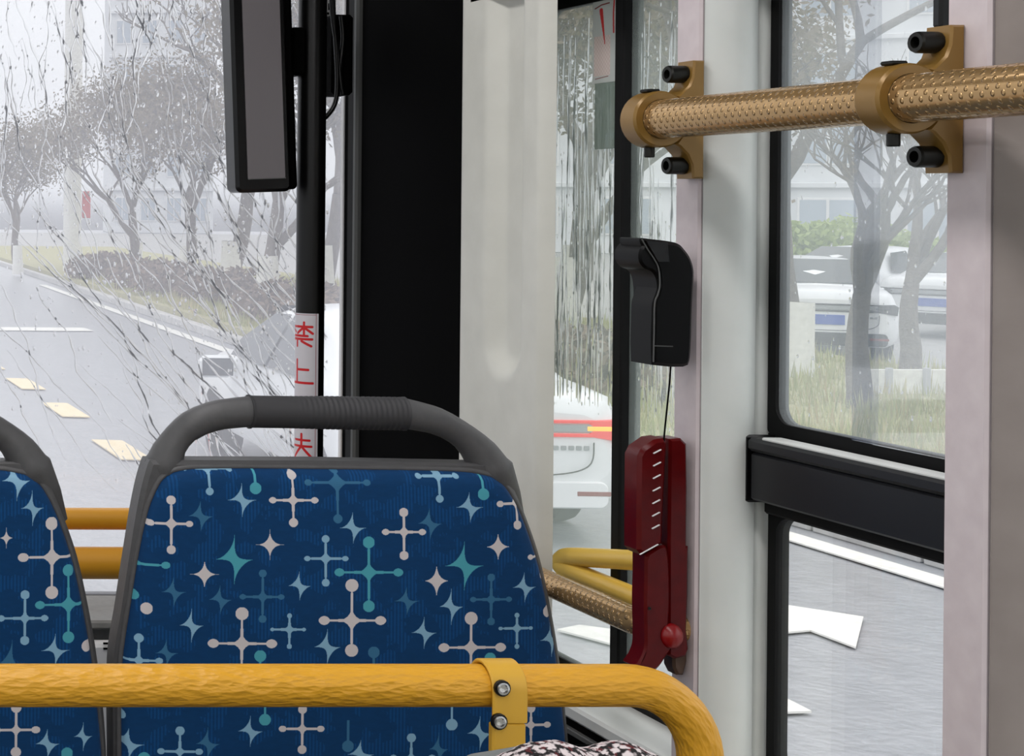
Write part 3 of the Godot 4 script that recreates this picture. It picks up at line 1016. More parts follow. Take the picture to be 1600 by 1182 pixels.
func build_seats() -> void:
	var step: Vector3 = on_z(530 - 728, 900, SEAT_Z) - on_z(530, 900, SEAT_Z)
	for k in 2:
		var shift := Vector3(step.x, 0, 0) * k
		var label: String = ["blue star-print bus seat standing beside the side window", "blue star-print bus seat standing next to the aisle, farther from the side window"][k]
		var base := on_z(530, 900, SEAT_Z)
		var o := thing("bus_seat", label, "seat", Vector3(base.x, FLOOR_Y, -SEAT_Z - 0.2) + shift, "bus seats behind the windscreen")
		var build := func(s: Shape):
			for i in s.v.size():
				s.v[i] += shift
			return s
		# moulded grey shell with a carrying handle: outline less the hand hole
		var outer_left := curve2([[178, 1330], [177, 1180], [177, 1040], [190, 950], [202, 870], [215, 790], [228, 735], [246, 690], [280, 650], [330, 627], [388, 619]], 5)
		var outer_right := curve2([[632, 622], [690, 638], [738, 668], [776, 708], [800, 758], [822, 810], [843, 872], [860, 950], [872, 1020], [883, 1110], [888, 1200], [889, 1330]], 5)
		var hole_left := curve2([[282, 719], [292, 700], [310, 684], [340, 673], [388, 668]], 5)
		var hole_right := curve2([[632, 671], [672, 678], [702, 690], [722, 706], [736, 724]], 5)
		# back plate below the hole
		var plate := []
		for p in outer_left:
			if p[1] > 719:
				plate.append(p)
		plate.append_array([[234, 719], [500, 720], [792, 726]])
		for p in outer_right:
			if p[1] > 727:
				plate.append(p)
		var s := Shape.new()
		s.prism(seat_points(plate), -SEAT_Z - 0.028, -SEAT_Z + 0.004, 0.004)
		part(o, "shell", build.call(s), mats.plastic, "grey plastic seat shell")
		# the handle arch: a tube of oblong section between the two outlines
		var mids := []
		var wid := []
		var lo := outer_left.filter(func(p): return p[1] < 745)
		mids.append(on_z(222, 800, SEAT_Z + 0.018))
		wid.append(0.004)
		mids.append(on_z(238, 760, SEAT_Z + 0.015))
		wid.append(0.011)
		for i in 12:
			var t := i / 11.0
			var a: Array = lo[int(round(t * (lo.size() - 1)))]
			var b: Array = hole_left[int(round(t * (hole_left.size() - 1)))]
			mids.append(on_z((a[0] + b[0]) / 2.0, (a[1] + b[1]) / 2.0, SEAT_Z + 0.012))
			wid.append(Vector2(a[0] - b[0], a[1] - b[1]).length() * SEAT_Z / FOCAL / 2.0)
		for i in range(1, 8):
			var x := lerpf(388, 632, i / 8.0)
			mids.append(on_z(x, lerpf(643.5, 646.5, i / 8.0), SEAT_Z + 0.012))
			wid.append(0.0152)
		var ro := outer_right.filter(func(p): return p[1] < 765)
		for i in 12:
			var t := i / 11.0
			var a: Array = ro[int(round(t * (ro.size() - 1)))]
			var b: Array = hole_right[int(round(t * (hole_right.size() - 1)))]
			mids.append(on_z((a[0] + b[0]) / 2.0, (a[1] + b[1]) / 2.0, SEAT_Z + 0.012))
			wid.append(Vector2(a[0] - b[0], a[1] - b[1]).length() * SEAT_Z / FOCAL / 2.0)
		mids.append(on_z(796, 775, SEAT_Z + 0.015))
		wid.append(0.011)
		mids.append(on_z(814, 815, SEAT_Z + 0.018))
		wid.append(0.004)
		s = Shape.new()
		s.tube(mids, wid, 20, true)
		part(o, "handle", build.call(s), mats.plastic, "grey plastic carrying handle on top")
		# ribbed sleeve round the top of the handle
		var sleeve := []
		var sw := []
		for i in 121:
			var x := lerpf(388, 632, i / 120.0)
			sleeve.append(on_z(x, lerpf(643.5, 647.0, i / 120.0), SEAT_Z + 0.012))
			var rib: float = 0.0007 * (1.0 if (i % 4 < 2) else 0.0) * smoothstep(0.2, 0.55, i / 120.0)
			if i < 2 or i > 118:
				rib = 0.001
			sw.append(0.0158 + rib)
		s = Shape.new()
		s.tube(sleeve, sw, 20, true)
		part(o, "grip", build.call(s), mats.grip, "ribbed rubber grip sleeve")
		# the upholstered cover, softly domed
		var rim := curve2([[186, 1330], [185, 1150], [186, 1040], [200, 940], [213, 860], [226, 800], [238, 768], [252, 745], [276, 733], [330, 729], [500, 730], [690, 733], [745, 738], [775, 748], [795, 772], [815, 815], [836, 880], [853, 960], [866, 1040], [875, 1120], [881, 1200], [882, 1330]], 4)
		var flat := seat_points(rim)
		var mid := seat_points([[530, 1040]])[0]
		var top := seat_points([[165, 715]])[0]
		var span := seat_points([[905, 1355]])[0] - top
		var rows := []
		var coords := []
		for st in [[0.0, -0.002], [0.002, 0.005], [0.012, 0.012], [0.03, 0.0165], [0.08, 0.0195], [0.25, 0.022], [0.6, 0.024], [0.98, 0.0245]]:
			var row := PackedVector3Array()
			var cr := PackedVector2Array()
			for i in flat.size() + 1:
				var p: Vector2 = flat[i % flat.size()].lerp(mid, st[0])
				row.append(Vector3(p.x, p.y, -SEAT_Z + st[1] - 0.002))
				cr.append(Vector2((p.x - top.x) / span.x, (p.y - top.y) / span.y))
			rows.append(row)
			coords.append(cr)
		s = Shape.new()
		s.grid(rows, coords, true)
		part(o, "cover", build.call(s), fabric(k == 1), "blue cover printed with white and teal atomic stars")
		# piping round the cover, cushion and pedestal
		var pipe := []
		for i in flat.size():
			pipe.append(Vector3(flat[i].x, flat[i].y, -SEAT_Z + 0.003))
		s = Shape.new()
		s.tube(pipe, 0.0035, 6, true)
		part(o, "piping", build.call(s), mats.plastic)
		var cx: float = base.x
		s = Shape.new()
		s.box(Vector3(cx, 1.50, -SEAT_Z - 0.24), Vector3(0.42, 0.09, 0.42), 0.03)
		part(o, "cushion", build.call(s), plain(NAVY, 0.8))
		s = Shape.new()
		s.box(Vector3(cx, 1.25, -SEAT_Z - 0.24), Vector3(0.10, 0.42, 0.25), 0.02)
		part(o, "pedestal", build.call(s), mats.plastic)


# ---------------------------------------------------------------- rails
func bolt(s: Shape, at: Vector3, axis: Vector3, r: float, l: float) -> void:
	var up := axis.normalized()
	var side := up.cross(Vector3.UP if absf(up.y) < 0.9 else Vector3.RIGHT).normalized()
	var where := Transform3D(Basis(side, up, side.cross(up)), at)
	s.lathe([[r * 0.95, 0.0], [r, l * 0.08], [r, l * 0.9], [r * 0.9, l], [r * 0.55, l], [r * 0.5, l * 0.6], [0.0001, l * 0.55]], 14, where)

func bar_clamp(o: Node3D, axis: Vector3, plate_x: float) -> void:
	# ring round a bar that runs along z, on a foot with two socket screws into the wall
	var c := Node3D.new()
	c.name = "clamp"
	o.add_child(c, true)
	var s := Shape.new()
	var rows := []
	for st in [[0.0176, -0.012], [0.0235, -0.012], [0.0250, -0.0095], [0.0250, 0.0095], [0.0235, 0.012], [0.0176, 0.012]]:
		var row := PackedVector3Array()
		for j in 33:
			var a := TAU * j / 32
			row.append(axis + Vector3(cos(a) * st[0], sin(a) * st[0], st[1]))
		rows.append(row)
	for i in rows.size() - 1:
		s.grid([rows[i], rows[i + 1]], [], true)
	part(c, "ring", s, mats.clamp, "brown-yellow clamp ring")
	var d := plate_x - axis.x
	var arm := PackedVector2Array()
	for p in [[0.012, 0.021], [d - 0.022, 0.022], [d - 0.014, 0.030], [d - 0.011, 0.038], [d - 0.010, 0.052], [d, 0.052], [d, -0.052], [d - 0.010, -0.052], [d - 0.011, -0.040], [d - 0.015, -0.031], [d - 0.022, -0.024], [0.012, -0.022], [0.020, -0.012], [0.0245, 0.0], [0.020, 0.012]]:
		arm.append(Vector2(axis.x + p[0], axis.y + p[1]))
	s = Shape.new()
	s.prism(arm, axis.z - 0.012, axis.z + 0.012, 0.0015)
	part(c, "foot", s, mats.clamp, "brown-yellow clamp foot screwed to the pillar")
	for sy in [-1.0, 1.0]:
		s = Shape.new()
		bolt(s, Vector3(plate_x - 0.010, axis.y + sy * 0.0405, axis.z), Vector3(-1, 0, 0), 0.0078, 0.017)
		part(c, "socket_screw", s, mats.steel, "dark socket screw head")
	s = Shape.new()
	bolt(s, axis + Vector3(-0.004, -0.0245, 0), Vector3(0, -1, 0), 0.0042, 0.009)
	part(c, "lock_screw", s, mats.steel)
	s = Shape.new()
	s.box(axis + Vector3(-0.004, 0.0255, 0), Vector3(0.012, 0.003, 0.012), 0.001)
	part(c, "lock_nut", s, mats.steel)

func build_rails() -> void:
	# yellow rail behind the front seats, bending down beside the wall
	var d := 1.29
	var y := on_z(500, 1071.5, d).y
	var xr := on_z(1094, 1182, d).x
	var o := thing("handrail", "textured yellow handrail running behind the front seats", "handrail", Vector3(xr, FLOOR_Y, -d))
	var s := Shape.new()
	var way := bent([Vector3(0.02, FLOOR_Y, -d), Vector3(0.02, y, -d), Vector3(xr, y, -d), Vector3(xr, FLOOR_Y, -d)], 0.062, 12)
	var fine := []
	for i in way.size() - 1:
		var n := maxi(1, int((way[i + 1] - way[i]).length() / 0.02))
		for k in n:
			fine.append(way[i].lerp(way[i + 1], float(k) / n))
	fine.append(way[-1])
	s.tube(fine, 0.0170, 24)
	part(o, "tube", s, mats.rail, "yellow tube with a wrinkled coating")
	# strap over the rail with a flat bar below
	var sx := on_z(777, 1100, d).x
	var strap := Node3D.new()
	strap.name = "strap"
	o.add_child(strap, true)
	var prof := []
	for i in 15:
		var a := PI * (1.06 - 1.10 * i / 14.0)
		prof.append(Vector2(-cos(a) * 0.0215, y + sin(a) * 0.0215))
	s = Shape.new()
	var o_row := PackedVector2Array()
	prof.append(Vector2(-0.0215, y - 0.030))
	var low := 1.51
	# outline in (z, y): over the tube, down its near side, back up inside
	var outl := PackedVector2Array()
	for i in 19:
		var a := PI * i / 18.0
		outl.append(Vector2(cos(a) * 0.0215, y + sin(a) * 0.0215))
	outl.append(Vector2(-0.0215, y - 0.012))
	outl.append(Vector2(-0.0185, y - 0.012))
	for i in 19:
		var a := PI - PI * i / 18.0
		outl.append(Vector2(cos(a) * 0.0178, y + sin(a) * 0.0178))
	outl.append(Vector2(0.0178, y - 0.024))
	outl.append(Vector2(0.0215, y - 0.024))
	var along := Transform3D(Basis(Vector3(0, 0, 1), Vector3.UP, Vector3(-1, 0, 0)), Vector3(sx, 0, -d))
	s.prism(outl, -0.0142, 0.0142, 0.0012, along)
	part(strap, "loop", s, mats.strap, "yellow clamp loop")
	s = Shape.new()
	s.box(Vector3(sx - 0.0006, (y - 0.0245 + low) / 2.0, -d + 0.017), Vector3(0.0275, y - 0.0245 - low, 0.008), 0.0015)
	part(strap, "bar", s, mats.strap, "flat yellow bar under the clamp loop")
	for q in [[783, 1075, 0.0215], [778, 1127, 0.021], [783, 1184, 0.021]]:
		var at := on_z(q[0], q[1], d - q[2])
		s = Shape.new()
		bolt(s, at, Vector3(0, 0, 1), 0.0066, 0.003)
		var b := part(strap, "screw", s, mats.glossblack)
		s = Shape.new()
		var where := Transform3D(Basis(Vector3.RIGHT, Vector3(0, 0, 1), Vector3(0, -1, 0)), at)
		s.lathe([[0.0052, 0.0030], [0.0050, 0.0042], [0.0036, 0.0044], [0.0030, 0.0028], [0.0002, 0.0026]], 14, where)
		part(b, "socket", s, mats.chrome, "bright hexagon socket")
	# dimpled bar along the side wall
	var a := on_x(1022, 190, 0.862)
	var b := on_x(1405, 152, 0.862)
	var by := (a.y + b.y) / 2.0
	o = thing("grab_bar", "dimpled golden grab bar clamped to the pillars along the side windows", "grab bar", Vector3(0.862, by, a.z))
	s = Shape.new()
	s.tube(straight(Vector3(0.862, by, a.z - 0.016), Vector3(0.862, by, 0.6), 100), 0.0172, 28)
	part(o, "tube", s, mats.bar, "dimpled golden tube")
	bar_clamp(o, Vector3(0.862, by, a.z), WALL_X)
	bar_clamp(o, Vector3(0.862, by, b.z), WALL_X)
	bar_clamp(o, Vector3(0.862, by, 0.58), WALL_X)
	# thinner rail low along the front side window
	var l0 := on_x(925, 942, 0.87)
	o = thing("low_rail", "thin dimpled yellow rail low across the front side window", "handrail", Vector3(0.87, l0.y, l0.z))
	s = Shape.new()
	s.tube(bent([Vector3(0.80, l0.y, -1.86), Vector3(0.87, l0.y, -1.86), Vector3(0.87, l0.y, -1.415), Vector3(0.905, l0.y, -1.405)], 0.03, 10), 0.0125, 20)
	part(o, "tube", s, mats.bar)
	# added loop of tube, stands in for rails mirrored in the side glass
	o = thing("rail_reflection", "pale yellow looped tube added as the rail reflection in the front side window glass", "handrail", on_x(900, 890, 0.935))
	s = Shape.new()
	var loop := []
	for q in [[1060, 966], [1000, 937], [950, 916], [905, 897], [885, 889], [877, 882], [880, 874], [892, 871], [940, 873], [990, 876], [1050, 880]]:
		loop.append(on_x(q[0], q[1], 0.935))
	s.tube(smooth_path(loop, 6), 0.0098, 16)
	part(o, "tube", s, mats.paleyellow)
	# two bars in front of the windscreen
	for q in [[811, 17, "upper yellow bar across the foot of the windscreen", 2.07], [880, 25, "lower, thicker yellow bar across the foot of the windscreen", 2.05]]:
		var yb := on_z(150, q[0], q[3]).y
		o = thing("windscreen_bar", q[2], "handrail", Vector3(0.8, yb, -q[3]), "yellow bars before the windscreen")
		s = Shape.new()
		s.tube(straight(Vector3(-0.6, yb, -q[3]), Vector3(0.89, yb, -q[3]), 12), q[1] * q[3] / FOCAL, 18)
		part(o, "tube", s, mats.yellow)
		var dash_top := on_z(160, 943, 2.12).y + 0.0005
		for x in ([-0.5, 0.80] if q[1] == 17 else [-0.55, 0.85]):
			s = Shape.new()
			s.box(Vector3(x, (yb + dash_top) / 2.0, -q[3] - 0.02), Vector3(0.03, absf(yb - dash_top), 0.014), 0.003)
			part(o, "bracket", s, mats.yellow)


# ---------------------------------------------------------------- fittings
func stroke(im: Image, c: Color, a: Vector2, b: Vector2, w: float) -> void:
	var lo := Vector2(minf(a.x, b.x) - w, minf(a.y, b.y) - w)
	var hi := Vector2(maxf(a.x, b.x) + w, maxf(a.y, b.y) + w)
	for y in range(maxi(0, int(lo.y)), mini(im.get_height(), int(hi.y) + 1)):
		for x in range(maxi(0, int(lo.x)), mini(im.get_width(), int(hi.x) + 1)):
			var p := Vector2(x, y)
			if p.distance_to(Geometry2D.get_closest_point_to_segment(p, a, b)) < w:
				im.set_pixel(x, y, c)

func build_fittings() -> void:
	var s: Shape
	# black pole with a red and white sticker wrapped round it
	var pd := 2.0
	var pc := on_z(485.5, 350, pd)
	var o := thing("pole", "black upright pole before the windscreen with a white sticker in red characters", "pole", Vector3(pc.x, FLOOR_Y, -pd))
	s = Shape.new()
	s.tube(straight(Vector3(pc.x, FLOOR_Y, -pd), Vector3(pc.x, ROOF_Y, -pd), 6), 0.0172, 28)
	part(o, "tube", s, mats.glossblack)
	var im := Image.create(400, 1280, false, Image.FORMAT_RGBA8)
	im.fill(Color(0.80, 0.79, 0.81))
	for y in 1280:
		for x in [376, 377, 378, 379]:
			im.set_pixel(x, y, Color(0.55, 0.10, 0.14))
	for x in 380:
		for y in [10, 11, 12]:
			im.set_pixel(x, y, Color(0.55, 0.10, 0.14))
	var red := Color(0.78, 0.05, 0.08)
	var glyphs := {
		172: [[-.95, -.65, -.08, -.65], [-.5, -1, -.5, 0], [-.5, -.6, -.95, -.1], [-.5, -.6, -.1, -.2], [.05, -.65, .95, -.65], [.5, -1, .5, 0], [.5, -.6, .08, -.1], [.5, -.6, .98, -.1], [-.6, .12, .7, .12], [-.95, .38, .95, .38], [0.05, .38, 0.05, .98], [-.35, .55, -.75, .9], [.35, .55, .9, .95]],
		478: [[.05, -1, .05, .9], [.05, -.2, .75, -.2], [-.5, -.25, -.5, .9], [-1, .9, 1, .9]],
		1082: [[-.95, -.4, -.35, -.4], [-.65, -1, -.65, .8], [-.65, .8, -.85, .65], [-.95, .2, -.35, 0], [-.05, -.5, .85, -.5], [-.15, 0, .95, 0], [.4, -1, .4, 0], [.4, 0, -.1, .95], [.4, 0, 1, .95]],
	}
	for cy in glyphs:
		for g in glyphs[cy]:
			stroke(im, red, Vector2(205 + g[0] * 148, cy + g[1] * 98), Vector2(205 + g[2] * 148, cy + g[3] * 98), 10.0)
	var sticker := plain(Color.WHITE, 0.4)
	sticker.albedo_texture = ImageTexture.create_from_image(im)
	sticker.texture_repeat = false
	var top := on_z(478, 489, pd).y
	var bot := on_z(478, 733, pd).y
	var face := atan2(-pc.x, pd)                           # the side turned to the seats
	var rows := []
	var coords := []
	for i in 2:
		var row := PackedVector3Array()
		var cr := PackedVector2Array()
		for j in 33:
			var t := j / 32.0
			var a := face + deg_to_rad(lerpf(-160.0, 36.0, t))
			row.append(Vector3(pc.x + sin(a) * 0.0176, top if i == 0 else bot, -pd + cos(a) * 0.0176))
			cr.append(Vector2(t, i))
		rows.append(row)
		coords.append(cr)
	s = Shape.new()
	s.grid(rows, coords)
	part(o, "sticker", s, sticker, "white warning sticker with red Chinese characters")

	# monitor hung beside the pole
	var md := 1.97
	var mc := on_z(404, 60, md)
	o = thing("monitor", "black-framed grey screen hanging beside the pole at the windscreen", "monitor", mc)
	var tilt := Basis(Vector3.BACK, deg_to_rad(2.4))
	var px := md / FOCAL
	s = Shape.new()
	s.prism(round_rect(-50 * px, -243 * px, 38 * px, 260 * px, 0.008), -0.022, 0.016, 0.004, Transform3D(tilt, mc))
	part(o, "housing", s, mats.glossblack)
	s = Shape.new()
	s.prism(round_rect(20 * px, -240 * px, 52 * px, 262 * px, 0.006), -0.040, 0.008, 0.004, Transform3D(tilt, mc + Vector3(0, 0, 0)))
	part(o, "back_shell", s, mats.black)
	s = Shape.new()
	s.prism(round_rect(-32 * px, -222 * px, 27 * px, 250 * px, 0.002), 0.0155, 0.0175, 0.0, Transform3D(tilt, mc))
	part(o, "screen", s, mats.screen, "switched-off grey screen")
	s = Shape.new()
	s.box(mc + tilt * Vector3(-2 * px, -222 * px, 0.0165), Vector3(60 * px, 0.0015, 0.003), 0.0004, tilt)
	part(o, "bezel", s, mats.seal)
	var k0 := on_z(458, 82, pd)
	s = Shape.new()
	s.box(k0, Vector3(24 * px, 76 * px, 0.04), 0.003)
	part(o, "bracket", s, mats.black)
	var e0 := on_z(453, 250, pd - 0.01)
	s = Shape.new()
	s.box(e0, Vector3(5 * px, 60 * px, 0.02), 0.001)
	part(o, "hinge", s, mats.black)

	# black box with cables behind the pole
	var jd := 2.08
	var jc := on_z(524, 88, jd)
	o = thing("cable_box", "black box with a loop of cable between pole and windscreen edge", "cable box", jc)
	s = Shape.new()
	s.box(jc, Vector3(34 * jd / FOCAL, 126 * jd / FOCAL, 0.05), 0.004)
	part(o, "body", s, mats.black)
	for q in [[[522, -40], [520, 0], [524, 60], [527, 120], [524, 160], [510, 182], [498, 190]], [[517, -40], [519, 20], [527, 80], [533, 130], [536, 148]], [[533, 25], [536, 60], [531, 110], [534, 140]]]:
		var path := []
		for p in q:
			path.append(on_z(p[0], p[1], jd - 0.034))
		s = Shape.new()
		s.tube(smooth_path(path, 5), 0.0032, 8)
		part(o, "cable", s, mats.glossblack)
	var tagp := on_z(514, 13, jd + 0.02)
	o = thing("small_label", "small white label with a black mark above the black cable box", "label", tagp)
	s = Shape.new()
	s.box(tagp, Vector3(0.018, 0.024, 0.002), 0.0004)
	part(o, "card", s, mats.white)
	s = Shape.new()
	s.box(tagp + Vector3(0, 0.002, 0.0014), Vector3(0.003, 0.009, 0.001))
	s.box(tagp + Vector3(-0.002, -0.007, 0.0014), Vector3(0.003, 0.003, 0.001))
	part(o, "mark", s, mats.black)

	# white box with slots between the seats
	var wd := 2.005
	var wc := on_z(160, 1022, wd)
	o = thing("white_box", "white plastic box with two dark slots between the two seats", "box", Vector3(wc.x, 1.5, -wd))
	s = Shape.new()
	s.box(Vector3(wc.x, wc.y - 0.09, -wd), Vector3(0.045, 0.21, 0.024), 0.004)
	part(o, "body", s, mats.white)
	for q in [1006, 1014]:
		s = Shape.new()
		var c := on_z(170, q, wd - 0.0125)
		s.box(c, Vector3(0.014, 0.0022, 0.002))
		part(o, "slot", s, mats.black)
	var wcol := thing("seat_console", "dark console standing between the two seats under the white box", "console", Vector3(wc.x, FLOOR_Y, -wd))
	s = Shape.new()
	s.box(Vector3(wc.x, (FLOOR_Y + wc.y - 0.197) / 2.0, -wd), Vector3(0.07, wc.y - 0.197 - FLOOR_Y, 0.026), 0.004)
	part(wcol, "body", s, mats.plastic)

	# black cable winder on the pillar: a shell and a beaked cover
	var zc := 1.398
	var to2 := func(list: Array, depth: float):
		var out := PackedVector2Array()
		for p in list:
			var q := on_z(p[0], p[1], depth)
			out.append(Vector2(q.x, q.y))
		return out
	var wz := on_z(1050, 570, zc)
	o = thing("cable_winder", "black plastic cable winder on the pillar above the red hammer", "cable winder", Vector3(wz.x, wz.y, -zc))
	s = Shape.new()
	var body := curve2([[1021, 571], [1020, 535], [1021, 500], [1022, 475], [1027, 460], [1030, 445], [1027, 420], [1018, 404], [1006, 386], [1003, 373], [1020, 374], [1045, 377], [1062, 381], [1072, 390], [1082, 405], [1087, 425], [1086, 450], [1084, 490], [1083, 530], [1081, 560], [1078, 571]], 4)
	body.append_array([[1070, 574], [1050, 574]])
	s.prism(to2.call(body, zc - 0.02), -zc - 0.016, -zc + 0.020, 0.003)
	part(o, "body", s, mats.winder)
	s = Shape.new()
	var beak := curve2([[1006, 565], [1005, 530], [1005, 480], [1004, 450], [1001, 432], [994, 422], [984, 418], [976, 408], [975, 394], [981, 383], [991, 377], [1002, 374], [1012, 390], [1022, 405], [1029, 420], [1031, 445], [1028, 460], [1023, 475], [1022, 520], [1021, 566]], 4)
	s.prism(to2.call(beak, zc + 0.004), -zc - 0.020, -zc + 0.0195, 0.002)
	part(o, "cover", s, mats.winder, "beaked front cover")
	s = Shape.new()
	s.prism(to2.call([[1008, 375], [1043, 379], [1046, 410], [1028, 410]], zc - 0.021), -zc + 0.0195, -zc + 0.0215, 0.0005)
	part(o, "badge_plate", s, mats.glossblack)
	s = Shape.new()
	s.prism(to2.call([[1022, 540], [1052, 541], [1052, 542.5], [1022, 541.5]], zc - 0.021), -zc + 0.0195, -zc + 0.0207, 0.0)
	part(o, "groove", s, mats.seal)
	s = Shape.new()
	var rim_glint := []  # added pale line, stands for the highlight along the cover's rim
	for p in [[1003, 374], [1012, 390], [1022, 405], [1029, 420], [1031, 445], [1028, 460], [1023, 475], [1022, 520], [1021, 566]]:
		rim_glint.append(on_z(p[0], p[1], zc - 0.0205))
	s.tube(smooth_path(rim_glint, 5), 0.0006, 6)
	part(o, "rim_glint", s, mats.seal, "thin grey line added as the highlight along the split of body and cover")
	s = Shape.new()
	var wire := []
	for p in [[1048, 572], [1046, 600], [1042, 640], [1038, 680], [1037, 700], [1034, 740], [1029, 790]]:
		wire.append(on_z(p[0], p[1], zc - 0.012))
	s.tube(smooth_path(wire, 4), 0.0007, 6)
	part(o, "cord", s, mats.black, "thin black cord down to the hammer")

	# red emergency hammer in its holder
	var hz := 1.40
	var hp := on_z(1030, 1040, hz)
	o = thing("emergency_hammer", "dark red emergency hammer in its holder on the pillar beside the window", "hammer", Vector3(hp.x, hp.y, -hz))
	s = Shape.new()
	s.prism(to2.call([[1036, 684], [1054, 683], [1063, 692], [1064, 760], [1063, 850], [1066, 851], [1065, 930], [1063, 980], [1066, 1010], [1062, 1022], [1045, 1026], [1034, 1020], [1034, 860]], hz), -hz - 0.012, -hz + 0.010, 0.002)
	part(o, "holder", s, mats.red, "dark red plastic holder")
	s = Shape.new()
	s.prism(to2.call([[992, 712], [998, 700], [1018, 686], [1033, 684], [1038, 690], [1035, 740], [1032, 800], [1030, 848], [998, 866], [991, 858], [991, 800]], hz - 0.01), -hz - 0.008, -hz + 0.016, 0.003)
	part(o, "grip", s, mats.red, "broad red hammer grip")
	s = Shape.new()
	s.prism(to2.call(curve2([[1003, 866], [1032, 850], [1040, 870], [1042, 930], [1040, 985], [1044, 1010], [1035, 1026], [1022, 1044], [1010, 1047], [996, 1042], [988, 1040], [996, 1028], [1002, 1012], [1003, 990], [1002, 940], [1003, 900], [1003, 866]], 3), hz - 0.008), -hz - 0.008, -hz + 0.0135, 0.002)
	part(o, "head", s, mats.red, "red hammer head pointing down")
	for i in 7:
		s = Shape.new()
		var yy := 706.0 + i * 19.6
		var c := on_z(1027 - i * 0.4, yy, hz - 0.017)
		s.box(c, Vector3(0.0078, 0.0010, 0.0016), 0.0003, Basis(Vector3.BACK, deg_to_rad(28)))
		part(o, "grip_ridge", s, mats.white, "pale mark on the grip")
	s = Shape.new()
	var c0 := on_z(1014, 859, hz - 0.0165)
	s.box(c0, Vector3(0.019, 0.0009, 0.0015), 0.0003, Basis(Vector3.BACK, deg_to_rad(29)))
	part(o, "grip_edge", s, mats.white)
	s = Shape.new()
	var kn := on_z(1048, 994, hz - 0.012)
	var half := []
	for i in 9:
		half.append([maxf(0.0001, 0.0100 * cos(PI / 2 * i / 8.0)), 0.009 * sin(PI / 2 * i / 8.0)])
	var ball := []
	for q in half:
		var row := PackedVector3Array()
		for j in 21:
			var a := TAU * j / 20
			row.append(kn + Vector3(q[0] * cos(a), q[0] * 1.12 * sin(a), q[1]))
		ball.append(row)
	s.grid(ball, [], true)
	part(o, "knob", s, plain(Color(0.48, 0.015, 0.04), 0.3), "bright red round knob")
	s = Shape.new()
	s.prism(to2.call(round_list(1041, 898, 1045, 932), hz - 0.0105), -hz + 0.0098, -hz + 0.0108, 0.0)
	part(o, "slot", s, mats.black)
	s = Shape.new()
	bolt(s, on_z(1014, 951, hz - 0.013), Vector3(0, 0, 1), 0.0014, 0.0015)
	part(o, "rivet", s, mats.steel)
	s = Shape.new()
	s.prism(to2.call([[1043, 1010], [1066, 1006], [1066, 1030], [1060, 1052], [1050, 1052], [1044, 1040]], hz + 0.006), -hz - 0.014, -hz + 0.002, 0.002)
	part(o, "bracket", s, plain(Color(0.32, 0.24, 0.19), 0.5), "brown bracket behind the hammer")

	# notice stuck to the front side window
	var nx := GLASS_X - 0.0045
	var n0 := on_x(927, -20, nx)
	var n1 := on_x(961, 128, nx)
	o = thing("window_notice", "pale notice with red strokes stuck to the front side window", "notice", Vector3(nx, n1.y, n0.z))
	im = Image.create(160, 640, false, Image.FORMAT_RGBA8)
	im.fill(Color(0.70, 0.71, 0.70))
	for y in range(330, 590):
		for x in range(10, 125):
			var f := 0.5 + 0.5 * sin(x * 0.33) * sin(y * 0.21)
			im.set_pixel(x, y, Color(0.74, 0.66, 0.64).lerp(Color(0.79, 0.74, 0.72), f))
	var rr := Color(0.72, 0.20, 0.20)
	stroke(im, Color(0.45, 0.18, 0.17), Vector2(15, 145), Vector2(60, 128), 4)
	stroke(im, Color(0.45, 0.18, 0.17), Vector2(60, 128), Vector2(115, 124), 4)
	for i in 8:
		stroke(im, rr, Vector2(58 + i * 3.5, 160 + i * 28), Vector2(61 + i * 3.5, 188 + i * 28), 12 - 1.3 * i)
	stroke(im, rr, Vector2(150, 100), Vector2(144, 200), 5)
	stroke(im, rr, Vector2(144, 200), Vector2(147, 320), 5)
	stroke(im, Color(0.5, 0.35, 0.34), Vector2(20, 606), Vector2(110, 596), 3)
	var paper := plain(Color.WHITE, 0.6)
	paper.albedo_texture = ImageTexture.create_from_image(im)
	paper.texture_repeat = false
	paper.backlight_enabled = true
	paper.backlight = Color(0.9, 0.9, 0.9)
	s = Shape.new()
	var sheet := []
	var uvs := []
	for i in 2:
		var row := PackedVector3Array()
		var cr := PackedVector2Array()
		for j in 2:
			row.append(Vector3(nx, n0.y if i == 0 else n1.y, n0.z if j == 0 else n1.z))
			cr.append(Vector2(j, i))
		sheet.append(row)
		uvs.append(cr)
	s.grid(sheet, uvs)
	part(o, "paper", s, paper)
	var f0 := on_x(930, 131, nx)
	var f1 := on_x(962, 232, nx)
	o = thing("tinted_rectangle", "grey-green rectangle of film below the notice on the front side window", "tinting", Vector3(nx, f1.y, f0.z))
	var tinting := plain(Color(0.36, 0.42, 0.39, 0.55), 0.2)  # see-through grey-green rectangle, darker than the pane around it
	tinting.transparency = BaseMaterial3D.TRANSPARENCY_ALPHA
	tinting.backlight_enabled = true
	tinting.backlight = Color(0.3, 0.34, 0.31)
	s = Shape.new()
	s.box(Vector3(nx, (f0.y + f1.y) / 2.0, (f0.z + f1.z) / 2.0), Vector3(0.0006, f0.y - f1.y, absf(f1.z - f0.z)))
	part(o, "sheet", s, tinting)

	# wheel-arch cover, grey bag on it, knitted scarf on the bag
	var wa := thing("wheel_arch_cover", "grey box-shaped wheel arch cover on the floor beside the wall", "cover", Vector3(0.66, FLOOR_Y, -1.05))
	s = Shape.new()
	s.box(Vector3(0.66, (FLOOR_Y + 1.5) / 2.0, -1.03), Vector3(0.46, 1.5 - FLOOR_Y, 0.42), 0.03)
	part(wa, "body", s, mats.dash)
	var gd := 1.08
	var gtop := on_z(760, 1166, gd).y
